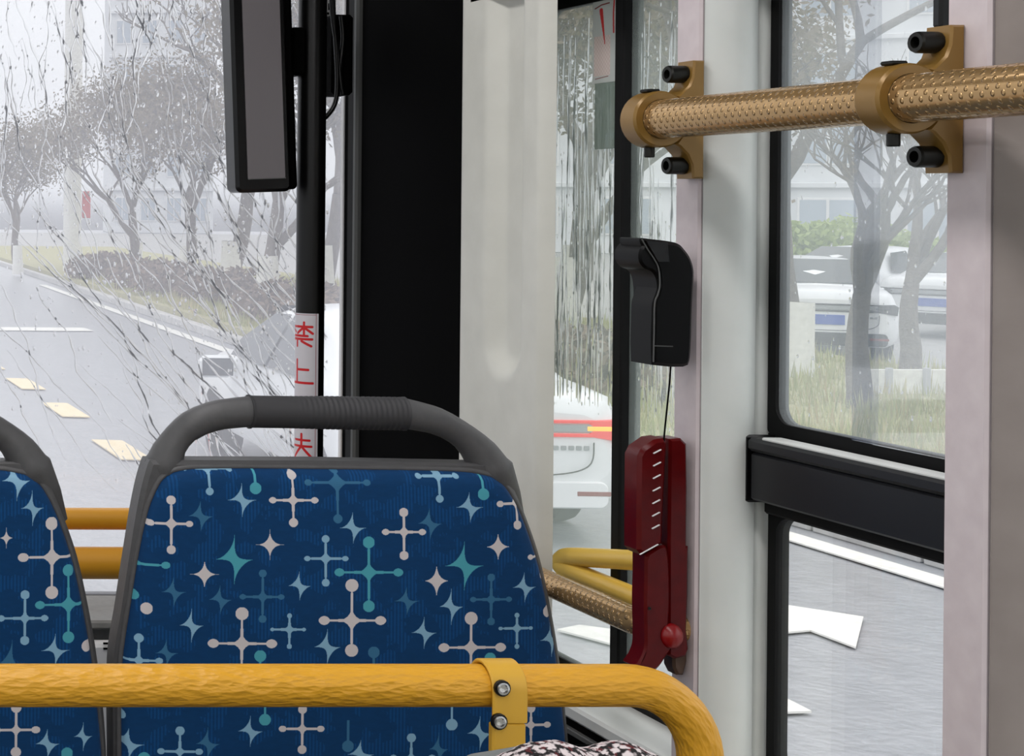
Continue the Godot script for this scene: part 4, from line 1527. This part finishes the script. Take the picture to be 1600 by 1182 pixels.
	var gl := on_z(690, 1180, gd).x
	var gr := on_z(1075, 1180, gd).x
	o = thing("grey_bag", "smooth grey bag standing below the yellow strap", "bag", Vector3((gl + gr) / 2.0, 1.5, -gd))
	rows = []
	for i in 25:
		var t := i / 24.0
		var yv := lerpf(1.5, gtop, t)
		var shrink: float = 1.0 if t < 0.85 else sqrt(maxf(0.0, 1.0 - pow((t - 0.85) / 0.15, 2.0)))
		var row := PackedVector3Array()
		for j in 41:
			var a := TAU * j / 40
			var cx := cos(a)
			var cz := sin(a)
			var ex := pow(absf(cx), 0.45) * signf(cx)
			var ez := pow(absf(cz), 0.45) * signf(cz)
			row.append(Vector3((gl + gr) / 2.0 + ex * (gr - gl) / 2.0 * maxf(shrink, 0.35), yv, -gd + ez * 0.05 * maxf(shrink, 0.05)))
		rows.append(row)
	s = Shape.new()
	s.grid(rows, [], true)
	part(o, "body", s, grained(Color(0.42, 0.44, 0.44), Color(0.50, 0.52, 0.51), 0.6, 12.0, 51))
	var sd := 1.0
	o = thing("knitted_scarf", "knitted scarf in black, white and dark red lying over the grey bag", "scarf", on_z(920, 1182, sd))
	var knit := Image.create(512, 512, false, Image.FORMAT_RGBA8)
	var cell := FastNoiseLite.new()
	cell.noise_type = FastNoiseLite.TYPE_CELLULAR
	cell.cellular_return_type = FastNoiseLite.RETURN_DISTANCE
	cell.frequency = 0.055
	cell.seed = 9
	var tint := FastNoiseLite.new()
	tint.frequency = 0.03
	for y in 512:
		for x in 512:
			var v := cell.get_noise_2d(x * 0.8, y * 1.6)
			var dark: Color = Color(0.05, 0.035, 0.04) if tint.get_noise_2d(x, y) < 0.15 else Color(0.30, 0.05, 0.07)
			knit.set_pixel(x, y, dark.lerp(Color(0.82, 0.78, 0.78), smoothstep(-0.45, -0.62, v)))
	var wool := plain(Color.WHITE, 0.9)
	wool.albedo_texture = ImageTexture.create_from_image(knit)
	wool.uv1_scale = Vector3(2.6, 2.6, 1)
	wool.heightmap_enabled = true
	wool.heightmap_texture = wool.albedo_texture
	wool.heightmap_scale = 0.2
	rows = []
	coords = []
	var edge := [[780, 1200], [800, 1178], [825, 1168], [850, 1160], [875, 1158], [895, 1162], [920, 1170], [945, 1163], [975, 1159], [995, 1163], [1020, 1175], [1045, 1186], [1070, 1200]]
	var crest := smooth_path(edge.map(func(p): return Vector2(p[0], p[1])), 5)
	for i in 21:
		var a := lerpf(-0.15, PI + 0.15, i / 20.0)
		var row := PackedVector3Array()
		var cr := PackedVector2Array()
		for j in crest.size():
			var q := on_z(crest[j].x, crest[j].y, sd)
			var lump := 0.004 * sin(j * 0.7 + i * 0.5)
			var drop := (1.0 - sin(clampf(a, 0, PI))) * 0.075
			row.append(Vector3(q.x, q.y - drop - 0.001, q.z + cos(a) * (0.045 + lump)))
			cr.append(Vector2(j * 0.006, i * 0.012))
		rows.append(row)
		coords.append(cr)
	s = Shape.new()
	s.grid(rows, coords)
	part(o, "cloth", s, wool)

func round_list(x0: float, y0: float, x1: float, y1: float) -> Array:
	var out := []
	for p in round_rect(x0, y0, x1, y1, 1.6, 3):
		out.append([p.x, p.y])
	return out


# ---------------------------------------------------------------- street
func ground_poly(parent: Node, called: String, pts: Array, y: float, thick: float, m: Material, label := "") -> MeshInstance3D:
	var poly := PackedVector2Array()
	for p in pts:
		poly.append(Vector2(p.x, p.z))
	var s := Shape.new()
	s.prism(poly, -y - thick, -y, 0.0, Transform3D(Basis(Vector3.RIGHT, Vector3.BACK, Vector3.DOWN), Vector3.ZERO))
	return part(parent, called, s, m, label)

func kerb_x(depth: float) -> float:     # where the kerb runs
	return 7.95 + maxf(0.0, depth - 14.0) * 0.085

func build_street() -> void:
	var o := structure("road", "wet grey asphalt road with painted lines", "road")
	slab(o, "asphalt", Vector3(-60, -0.3, -140), Vector3(60, 0, 40), mats.road)
	# lane line along the kerb side
	ground_poly(o, "edge_line", [Vector3(7.53, 0, 6.0), Vector3(7.73, 0, 6.0), Vector3(7.73, 0, -14.2), Vector3(7.53, 0, -14.2)], 0.012, 0.01, mats.paint, "white edge line")
	ground_poly(o, "edge_line", [Vector3(7.53, 0, -14.3), Vector3(7.73, 0, -14.3), Vector3(10.15, 0, -44), Vector3(9.95, 0, -44)], 0.012, 0.01, mats.paint, "white edge line")
	# arrow marks in the next lane
	ground_poly(o, "arrow_mark", [on_y(1150, 947, 0), on_y(1212, 949, 0), on_y(1349, 970, 0), on_y(1337, 1018, 0), on_y(1266, 991, 0), on_y(1212, 996, 0), on_y(1150, 1003, 0)], 0.012, 0.01, mats.paint, "white arrow painted on the road")
	ground_poly(o, "arrow_mark", [on_y(1150, 1062, 0), on_y(1212, 1090, 0), on_y(1268, 1119, 0), on_y(1212, 1121, 0), on_y(1150, 1122, 0)], 0.012, 0.01, mats.paint, "white arrow painted on the road")
	ground_poly(o, "arrow_mark", [on_y(905, 983, 0), on_y(958, 990, 0), on_y(990, 1012, 0), on_y(960, 1014, 0), on_y(870, 990, 0)], 0.012, 0.01, mats.paint, "white arrow painted on the road")
	for q in [[-20, 572], [38, 602], [100, 643], [188, 706]]:
		var c := on_y(q[0], q[1], 0)
		ground_poly(o, "dash", [c + Vector3(-0.15, 0, 0.55), c + Vector3(0.13, 0, 0.60), c + Vector3(0.17, 0, -0.55), c + Vector3(-0.11, 0, -0.60)], 0.012, 0.01, mats.roadyellow, "pale yellow dash on the road")
	var st := on_y(60, 516, 0)
	ground_poly(o, "stop_line", [Vector3(-2, 0, st.z + 0.35), Vector3(st.x + 0.9, 0, st.z + 0.35), Vector3(st.x + 0.9, 0, st.z - 0.35), Vector3(-2, 0, st.z - 0.35)], 0.012, 0.01, mats.paint, "white cross line on the road")
	# kerb stones, one by one
	var kb := structure("kerb", "pale stone kerb along the far side of the road", "kerb")
	var z := -6.0
	while z < 60.0:
		var l := 1.0 if z < 30.0 else 3.0
		var a := Vector3(kerb_x(z), 0, -z)
		var b := Vector3(kerb_x(z + l), 0, -z - l)
		var s := Shape.new()
		s.box((a + b) / 2.0 + Vector3(0.09, 0.07, 0), Vector3(0.18, 0.15, l - 0.03), 0.015, Basis(Vector3.UP, atan2(-(b.x - a.x), l)))
		part(kb, "kerb_stone", s, mats.kerb)
		z += l
	# verge: soil and grass behind the kerb, then a path
	var vg := structure("verge_ground", "planted strip of soil and grass behind the kerb", "ground")
	var inner := []
	var outer := []
	for i in 15:
		var d := -8.0 + i * 6.0
		inner.append(Vector3(kerb_x(d) + 0.18, 0, -d))
		outer.push_front(Vector3(kerb_x(d) + 7.5, 0, -d))
	ground_poly(vg, "soil", inner + outer, 0.13, 0.12, mats.verge)
	var pv := structure("path", "paved ground with parked cars beyond the planted strip", "ground")
	slab(pv, "paving", Vector3(14.5, -0.01, -120), Vector3(120, 0.10, 20), mats.paving)
	# tufts of grass and small plants
	var r := RandomNumberGenerator.new()
	r.seed = 91
	var blade := Shape.new()
	for i in 9:
		var a := TAU * i / 9.0 + r.randf() * 0.4
		var lean := r.randf_range(0.04, 0.14)
		var h := r.randf_range(0.14, 0.30)
		var side := Vector3(-sin(a), 0, cos(a)) * 0.012
		var q := Vector3(cos(a), 0, sin(a)) * 0.03
		var tip := q + Vector3(cos(a) * lean, h, sin(a) * lean)
		blade.tri(q - side, q + side, tip)
		blade.tri(q + side, q - side, tip)
	var mm := MultiMesh.new()
	mm.transform_format = MultiMesh.TRANSFORM_3D
	mm.use_colors = true
	mm.mesh = blade.mesh()
	mm.instance_count = 9000
	for i in 9000:
		var d := 9.0 + 34.0 * pow(r.randf(), 1.3)
		var x := kerb_x(d) + 0.3 + 7.0 * r.randf()
		mm.set_instance_transform(i, Transform3D(Basis(Vector3.UP, r.randf() * TAU).scaled(Vector3.ONE * r.randf_range(0.7, 1.5)), Vector3(x, 0.12, -d)))
		var g := r.randf()
		mm.set_instance_color(i, Color(0.46, 0.50, 0.20).lerp(Color(0.62, 0.53, 0.31), g * g))
	var gm := plain(Color.WHITE, 0.8)
	gm.vertex_color_use_as_albedo = true
	gm.backlight_enabled = true
	gm.backlight = Color(0.3, 0.32, 0.2)
	var mi := MultiMeshInstance3D.new()
	mi.name = "grass"
	mi.multimesh = mm
	mi.material_override = gm
	add_child(mi)
	mi.set_meta("label", "yellow-green grass growing on the strip behind the kerb")
	mi.set_meta("category", "grass")
	stuff(mi)

func leaf_cloud(s: Shape, r: RandomNumberGenerator, at: Vector3, size: Vector3, count: int, leaf: float) -> void:
	for i in count:
		var q := Vector3(r.randfn(), r.randfn(), r.randfn()).normalized() * pow(r.randf(), 0.4)
		var p := at + q * size
		var u := Vector3(r.randfn(), r.randfn(), r.randfn()).normalized() * leaf * r.randf_range(0.6, 1.3)
		var w := u.cross(Vector3(r.randfn(), r.randfn(), r.randfn())).normalized() * leaf * 0.5
		s.tri(p - u, p + w, p + u)
		s.tri(p - u, p + u, p - w)

func tree_shape(r: RandomNumberGenerator, wood: Shape, leaves: Shape, p: Vector3, dir: Vector3, l: float, rad: float, level: int, leafy: float, lowest: float) -> void:
	var path := []
	var rr := []
	var q := p
	var d := dir
	var n := 5 if level > 1 else 3
	for i in n + 1:
		path.append(q)
		rr.append(rad * lerpf(1.0, 0.62, float(i) / n))
		d = (d + Vector3(r.randf_range(-0.16, 0.16), r.randf_range(-0.03, 0.10), r.randf_range(-0.16, 0.16))).normalized()
		q += d * l / n
	wood.tube(path, rr, 7 if level > 2 else (5 if level > 0 else 3), false)
	var tip: Vector3 = path[-1]
	if level <= 0:
		if r.randf() < leafy:
			leaf_cloud(leaves, r, tip, Vector3.ONE * 0.65, 24, 0.065)
		return
	var k := 3 if level > 2 else r.randi_range(3, 4)
	for i in k:
		var at: Vector3 = path[-1] if i < 2 else path[r.randi_range(2, n)]
		var side := Vector3(r.randfn(), r.randf_range(-0.2, 0.6), r.randfn()).normalized()
		tree_shape(r, wood, leaves, at, (d + side * r.randf_range(0.5, 1.0)).normalized(), l * r.randf_range(0.60, 0.80), rad * 0.60 * r.randf_range(0.8, 1.1), level - 1, leafy, lowest)

func build_trees() -> void:
	var kinds := []
	for k in 3:
		var r := RandomNumberGenerator.new()
		r.seed = 300 + k
		var wood := Shape.new()
		var leaves := Shape.new()
		var h: float = [2.6, 1.5, 2.0][k]
		tree_shape(r, wood, leaves, Vector3(0, 0.05, 0), Vector3(0.05, 1, 0.02).normalized(), h, [0.20, 0.15, 0.17][k], 5, [0.04, 0.0, 0.85][k], 0.0)
		var lime := Shape.new()
		lime.tube(straight(Vector3(0, 0.0, 0), Vector3(0.045 * h / 2.6, 1.1, 0.015), 4), [0.27, 0.24, 0.222, 0.215, 0.205].map(func(x): return x * [1.0, 0.78, 0.88][k]), 12, false)
		leaf_cloud(leaves, r, Vector3(0, h * 2.2, 0), Vector3.ONE, 3, 0.05)
		kinds.append([wood.mesh(), leaves.mesh(), lime.mesh()])
	# where they stand: distance ahead, sideways, kind, turn, size, leaves, label
	var t1 := on_y(1237, 606, 0.1)
	var t2 := on_y(1342, 662, 0.1)
	var t3 := on_y(1425, 618, 0.1)
	var spots := [
		[t1, 0, 0.4, 0.95, "bare tree with limed trunk on the grass, forked low, beside the blue-plated parked car"],
		[t2, 1, 2.1, 0.85, "dark low-forked street tree on the grass in front of the white fence panel"],
		[t3, 1, 4.0, 0.85, "broad low-forked street tree standing behind the white fence panel"],
		[on_y(290, 452, 0.1), 2, 1.0, 1.0, "leafy brownish roadside tree with limed trunk beyond the white car"],
		[on_y(420, 500, 0.1), 2, 3.0, 1.1, "leafy brownish tree on the verge just past the white car's bonnet"],
		[on_y(360, 455, 0.1), 0, 5.0, 1.15, "tall bare tree between two leafy ones on the verge"],
		[on_y(505, 480, 0.1), 2, 2.4, 1.2, "leafy brownish tree on the verge above the white car's roof"],
		[on_y(210, 440, 0.1), 2, 0.2, 1.0, "leafy tree far along the verge near the lamp post"],
		[Vector3(15.2, 0.1, -27), 2, 1.7, 1.2, "leafy tree rising behind the white car's boot"],
		[Vector3(18.0, 0.1, -31.5), 0, 3.3, 1.3, "tall bare tree seen through the narrow front side window"],
		[Vector3(13.4, 0.1, -24.5), 2, 4.6, 1.0, "leafy tree on the verge just behind the white car"],
		[on_y(28, 428, 0.1), 2, 4.2, 0.8, "small leafy tree at the far end of the verge past the lamp post"],
		[on_y(-60, 420, 0.1), 2, 5.2, 0.9, "leafy tree at the very end of the road"],
		[Vector3(22.0, 0.1, -33.0), 2, 0.9, 1.2, "leafy tree on the paved ground behind the parked cars"],
	]
	var trunks := []
	for q in spots:
		var base: Vector3 = q[0]
		trunks.append(base)
		var o := thing("street_tree", q[4], "tree", Vector3(base.x, 0.1, base.z), "street trees along the verge")
		o.rotation.y = q[2]
		o.scale = Vector3.ONE * q[3]
		var names := ["wood", "foliage", "limed_trunk"]
		for k in 3:
			if k == 2 and q[1] == 1:
				continue
			var mi := MeshInstance3D.new()
			mi.name = names[k]
			mi.mesh = kinds[q[1]][k]
			mi.material_override = [mats.bark, mats.leaf, mats.lime][k]
			o.add_child(mi, true)
			if k == 1:
				stuff(mi)
	# low shrubs along the kerb and the green bush behind
	var r := RandomNumberGenerator.new()
	r.seed = 44
	var bush := Shape.new()
	leaf_cloud(bush, r, Vector3(0, 0.42, 0), Vector3(1.15, 0.45, 1.15), 1500, 0.085)
	var bm := bush.mesh()
	for i in 13:
		var d := 17.0 + i * 2.6
		var p := Vector3(kerb_x(d) + 1.5 + 0.4 * sin(i * 2.3), 0.12, -d)
		if trunks.any(func(w): return Vector2(w.x - p.x, w.z - p.z).length() < 1.6) or i == 12:
			continue
		var o := thing("roadside_shrub", "low brown leafy shrub in the row behind the kerb", "shrub", p, "low brown shrubs behind the kerb")
		o.rotation.y = i * 1.3
		var mi := MeshInstance3D.new()
		mi.name = "foliage"
		mi.mesh = bm
		mi.material_override = mats.brownleaf
		o.add_child(mi, true)
		stuff(mi)
	var g := on_y(1340, 455, 0.1)
	var o := thing("green_bush", "rounded bright green bush behind the parked cars", "shrub", Vector3(g.x, 0.1, g.z))
	bush = Shape.new()
	leaf_cloud(bush, r, o.position + Vector3(0, 1.0, 0), Vector3(1.3, 1.1, 1.3), 2600, 0.10)
	stuff(part(o, "foliage", bush, mats.greenleaf))
	g = on_y(1262, 470, 0.1)
	o = thing("green_hedge", "long clipped green hedge far behind the parked cars", "hedge", Vector3(g.x, 0.1, g.z))
	bush = Shape.new()
	leaf_cloud(bush, r, o.position + Vector3(0, 0.9, 0), Vector3(4.0, 1.0, 1.2), 6000, 0.13)
	stuff(part(o, "foliage", bush, mats.greenleaf))


# ---------------------------------------------------------------- cars
func build_car(called: String, label: String, at: Vector3, turn: float, tail: bool) -> Node3D:
	# a white saloon; local origin on the road under the middle of its tail, nose towards local -z
	var o := thing(called, label, "car", Vector3.ZERO)
	var s := Shape.new()
	# stations: distance from tail, half width, bottom, belt height, roof half width, roof height
	var st := [[0.00, 0.74, 0.40, 0.62, 0.62, 0.90], [0.03, 0.82, 0.30, 0.70, 0.70, 0.98], [0.12, 0.88, 0.24, 0.76, 0.76, 1.04], [0.45, 0.90, 0.22, 0.82, 0.76, 1.07], [0.72, 0.905, 0.22, 0.88, 0.74, 1.09], [1.05, 0.91, 0.22, 0.90, 0.66, 1.26], [1.45, 0.91, 0.22, 0.90, 0.60, 1.41], [1.9, 0.91, 0.22, 0.90, 0.59, 1.46], [2.4, 0.91, 0.22, 0.90, 0.59, 1.46], [2.8, 0.91, 0.22, 0.90, 0.62, 1.38], [3.2, 0.905, 0.22, 0.88, 0.67, 1.17], [3.45, 0.90, 0.22, 0.86, 0.74, 1.02], [4.0, 0.88, 0.23, 0.78, 0.72, 0.93], [4.45, 0.82, 0.26, 0.68, 0.62, 0.80], [4.62, 0.70, 0.32, 0.56, 0.50, 0.66]]
	var rows := []
	for q in st:
		var row := PackedVector3Array()
		var half := [[0.0, q[2]], [q[1] * 0.8, q[2]], [q[1] * 0.97, q[2] + 0.08], [q[1], lerpf(q[2], q[3], 0.55)], [q[1] * 0.985, q[3]], [lerpf(q[1], q[4], 0.25), q[3] + 0.05], [lerpf(q[1], q[4], 0.85), lerpf(q[3], q[5], 0.82)], [q[4] * 0.9, q[5] - 0.02], [q[4] * 0.5, q[5]], [0.0, q[5] + 0.01]]
		for h in half:
			row.append(Vector3(h[0], h[1], -q[0]))
		for i in range(half.size() - 2, -1, -1):
			row.append(Vector3(-half[i][0], half[i][1], -q[0]))
		rows.append(row)
	s.grid(rows, [], true)
	for i in rows[0].size() - 1:
		s.tri(Vector3(0, 0.6, 0.0), rows[0][i + 1], rows[0][i])
		s.tri(Vector3(0, 0.5, -4.62), rows[-1][i], rows[-1][i + 1])
	part(o, "body", s, mats.carwhite)
	# glass: rear, front and sides, set just proud of the body
	s = Shape.new()
	s.quad(Vector3(-0.66, 1.09, -0.74), Vector3(0.66, 1.09, -0.74), Vector3(0.545, 1.415, -1.43), Vector3(-0.545, 1.415, -1.43))
	s.quad(Vector3(-0.66, 1.115, -0.73), Vector3(0.66, 1.115, -0.73), Vector3(0.545, 1.44, -1.42), Vector3(-0.545, 1.44, -1.42))
	part(o, "rear_window", s, mats.carglass)
	s = Shape.new()
	s.quad(Vector3(0.62, 1.08, -3.42), Vector3(-0.62, 1.08, -3.42), Vector3(-0.56, 1.42, -2.78), Vector3(0.56, 1.42, -2.78))
	part(o, "windscreen", s, mats.carglass)
	for sx in [-1.0, 1.0]:
		for w in [[[1.35, 0.97], [1.55, 1.34], [2.05, 1.385], [2.10, 0.97]], [[2.17, 0.97], [2.12, 1.385], [2.5, 1.375], [3.05, 1.12], [3.12, 0.97]]]:
			s = Shape.new()
			var pts := []
			for p in w:
				var x: float = lerpf(0.885, 0.665, (p[1] - 0.95) / 0.45)
				pts.append(Vector3(sx * (x + 0.02), p[1], -p[0]))
			s.away(pts, Vector3(0, 0.9, -2.2))
			part(o, "side_window", s, mats.carglass)
		s = Shape.new()
		s.box(Vector3(sx * 1.06, 0.88, -2.98), Vector3(0.30, 0.19, 0.12), 0.05)
		var mirror := part(o, "wing_mirror", s, mats.carwhite)
		s = Shape.new()
		s.box(Vector3(sx * 1.06, 0.88, -2.918), Vector3(0.26, 0.15, 0.014), 0.004)
		part(mirror, "mirror_glass", s, mats.carglass)
		for z in [0.95, 3.65]:
			s = Shape.new()
			var where := Transform3D(Basis(Vector3.BACK, sx * PI / 2), Vector3(sx * 0.80, 0.32, -z))
			s.lathe([[0.02, -0.12], [0.22, -0.12], [0.31, -0.10], [0.325, -0.05], [0.325, 0.05], [0.31, 0.09], [0.22, 0.11]], 24, where)
			var wheel := part(o, "wheel", s, mats.tyre)
			s = Shape.new()
			s.lathe([[0.22, -0.118], [0.20, -0.10], [0.06, -0.09], [0.001, -0.10]], 20, where)
			part(wheel, "hub", s, mats.alloy)
		s = Shape.new()
		s.prism(PackedVector2Array([Vector2(sx * 0.60, 0.845), Vector2(sx * 0.80, 0.85), Vector2(sx * 0.845, 0.82), Vector2(sx * 0.83, 0.70), Vector2(sx * 0.60, 0.735)]), -0.10, 0.012, 0.006)
		part(o, "tail_light", s, mats.taillight if tail else mats.cardark)
		s = Shape.new()
		s.box(Vector3(sx * 0.66, 0.79, 0.012), Vector3(0.16, 0.03, 0.012), 0.004)
		part(o, "turn_signal", s, mats.amber if tail and sx > 0 else mats.cardark)
	s = Shape.new()
	s.box(Vector3(0, 0.835, 0.002), Vector3(1.24, 0.022, 0.03), 0.005)
	part(o, "light_bar", s, mats.taillight if tail else mats.cardark)
	s = Shape.new()
	s.box(Vector3(0, 0.79, 0.0), Vector3(1.24, 0.055, 0.024), 0.005)
	part(o, "light_panel", s, mats.badge)
	s = Shape.new()
	s.box(Vector3(0, 0.745, 0.004), Vector3(1.24, 0.024, 0.026), 0.005)
	part(o, "light_bar", s, mats.taillight if tail else mats.cardark)
	s = Shape.new()
	s.prism(round_rect(-0.72, 0.26, 0.72, 0.44, 0.06), -0.08, 0.03, 0.01)
	part(o, "bumper", s, mats.carwhite if tail else mats.cardark)
	s = Shape.new()
	s.box(Vector3(0, 0.62, 0.01), Vector3(0.44, 0.14, 0.012), 0.003)
	part(o, "number_plate", s, mats.plate)
	s = Shape.new()
	for i in 5:
		s.box(Vector3(0.38 + i * 0.05, 0.66, 0.004), Vector3(0.034, 0.03, 0.012), 0.003)
	part(o, "badge", s, mats.badge)
	s = Shape.new()
	s.tube(smooth_path([Vector3(-0.62, 0.70, 0.02), Vector3(-0.58, 0.54, 0.024), Vector3(-0.3, 0.48, 0.026), Vector3(0.3, 0.48, 0.026), Vector3(0.58, 0.54, 0.024), Vector3(0.62, 0.70, 0.02)], 6), 0.005, 5)
	part(o, "boot_seam", s, mats.cardark)
	for sx in [-1.0, 1.0]:
		s = Shape.new()
		s.box(Vector3(sx * 0.62, 0.36, 0.028), Vector3(0.22, 0.03, 0.012), 0.003)
		part(o, "reflector", s, mats.reflector)
	o.position = at
	o.rotation.y = turn
	return o

func build_cars() -> void:
	build_car("white_car", "white saloon car with lit red tail lights driving ahead beside the bus", Vector3(5.46, 0.0, -10.5), -deg_to_rad(3.6), true)
	var p := on_y(1290, 568, 0.1)
	build_car("parked_car", "parked white car with a blue number plate and dark bumper behind the trees", Vector3(p.x, 0.1, p.z), -deg_to_rad(28.0), false)
	p = on_y(1250, 500, 0.1)
	build_car("parked_car", "parked white car farther off, standing beside the green hedge", Vector3(p.x, 0.1, p.z), -deg_to_rad(70.0), false)
	p = on_y(1455, 530, 0.1)
	build_car("parked_car", "parked white car behind the white fence panel and broad tree", Vector3(p.x, 0.1, p.z), -deg_to_rad(60.0), false)
	# white fence panel on the grass
	var a := on_y(1322, 634, 0.12)
	var b := on_y(1500, 634, 0.12)
	var top := 0.12 + 58.0 * (-a.z) / FOCAL
	var o := thing("fence_panel", "low white panel fence standing on the grass strip", "fence", Vector3(a.x, 0.12, a.z))
	var s := Shape.new()
	var mid := (a + b) / 2.0
	var dirn := (b - a).normalized()
	var turn := Basis(Vector3.UP, atan2(-dirn.z, dirn.x))
	s.box(Vector3(mid.x, (0.17 + top) / 2.0, mid.z), Vector3((b - a).length(), top - 0.17, 0.04), 0.005, turn)
	part(o, "panel", s, mats.lime)
	for t in [0.02, 0.35, 0.68, 0.98]:
		s = Shape.new()
		s.box(a.lerp(b, t) + Vector3(0, (top - 0.12) / 2.0 + 0.01, 0.04), Vector3(0.06, top - 0.10, 0.05), 0.004, turn)
		part(o, "post", s, mats.galvanised)


# ---------------------------------------------------------------- far things
func building(label: String, at: Vector3, size: Vector3, turn: float, wall: Material, cols: int, floors: int) -> void:
	var o := thing("building", label, "building", at)
	o.rotation.y = turn
	var mb := Shape.new()
	mb.box(Vector3(0, size.y / 2.0, 0), size, 0.05)
	var m := MeshInstance3D.new()
	m.name = "walls"
	m.mesh = mb.mesh()
	m.material_override = wall
	o.add_child(m, true)
	var ww := size.x / cols
	var fh := size.y / floors
	var fr := Shape.new()
	fr.box(Vector3.ZERO, Vector3(ww * 0.58, fh * 0.56, 0.16), 0.02)
	var fm := fr.mesh()
	var pn := Shape.new()
	pn.box(Vector3(-ww * 0.14, 0, 0.06), Vector3(ww * 0.25, fh * 0.5, 0.08))
	pn.box(Vector3(ww * 0.14, 0, 0.06), Vector3(ww * 0.25, fh * 0.5, 0.08))
	var pm := pn.mesh()
	var lg := Shape.new()
	lg.box(Vector3(0, 0, 0), Vector3(size.x + 0.2, 0.25, 0.5), 0.03)
	var lm := lg.mesh()
	for f in floors:
		for c in cols:
			var w := MeshInstance3D.new()
			w.name = "window"
			w.mesh = fm
			w.material_override = mats.white
			w.position = Vector3(-size.x / 2 + (c + 0.5) * ww, (f + 0.55) * fh, size.z / 2)
			o.add_child(w, true)
			var g := MeshInstance3D.new()
			g.name = "pane"
			g.mesh = pm
			g.material_override = mats.pane
			w.add_child(g, true)
		var e := MeshInstance3D.new()
		e.name = "ledge"
		e.mesh = lm
		e.material_override = wall
		e.position = Vector3(0, (f + 1.0) * fh, size.z / 2)
		o.add_child(e, true)

func build_far() -> void:
	building("pale apartment block filling the view beyond the parked cars", Vector3(62, 0.1, -72), Vector3(44, 30, 12), -0.55, mats.facade, 11, 9)
	building("pale tower rising above the trees straight ahead", Vector3(39, 0, -130), Vector3(8, 60, 8), -0.2, mats.facade, 4, 17)
	# lamp post with a red banner
	var b := on_y(112, 432, 0.1)
	var o := thing("lamp_post", "tall pale lamp post with a small red banner beside the road ahead", "lamp post", Vector3(b.x, 0.1, b.z))
	var s := Shape.new()
	s.tube(straight(Vector3(b.x, 0.1, b.z), Vector3(b.x, 11.0, b.z), 8), 0.26, 14)
	part(o, "post", s, mats.lime)
	s = Shape.new()
	s.tube(smooth_path([Vector3(b.x, 10.5, b.z), Vector3(b.x - 0.8, 11.3, b.z), Vector3(b.x - 2.4, 11.5, b.z)], 6), 0.07, 8)
	part(o, "arm", s, mats.galvanised)
	s = Shape.new()
	s.box(Vector3(b.x - 2.6, 11.45, b.z), Vector3(0.8, 0.14, 0.3), 0.04)
	part(o, "lamp_head", s, mats.galvanised)
	s = Shape.new()
	s.box(Vector3(b.x + 0.42, 2.25, b.z), Vector3(0.25, 0.8, 0.05), 0.01)
	part(o, "banner", s, plain(Color(0.78, 0.25, 0.25), 0.6), "small red banner")
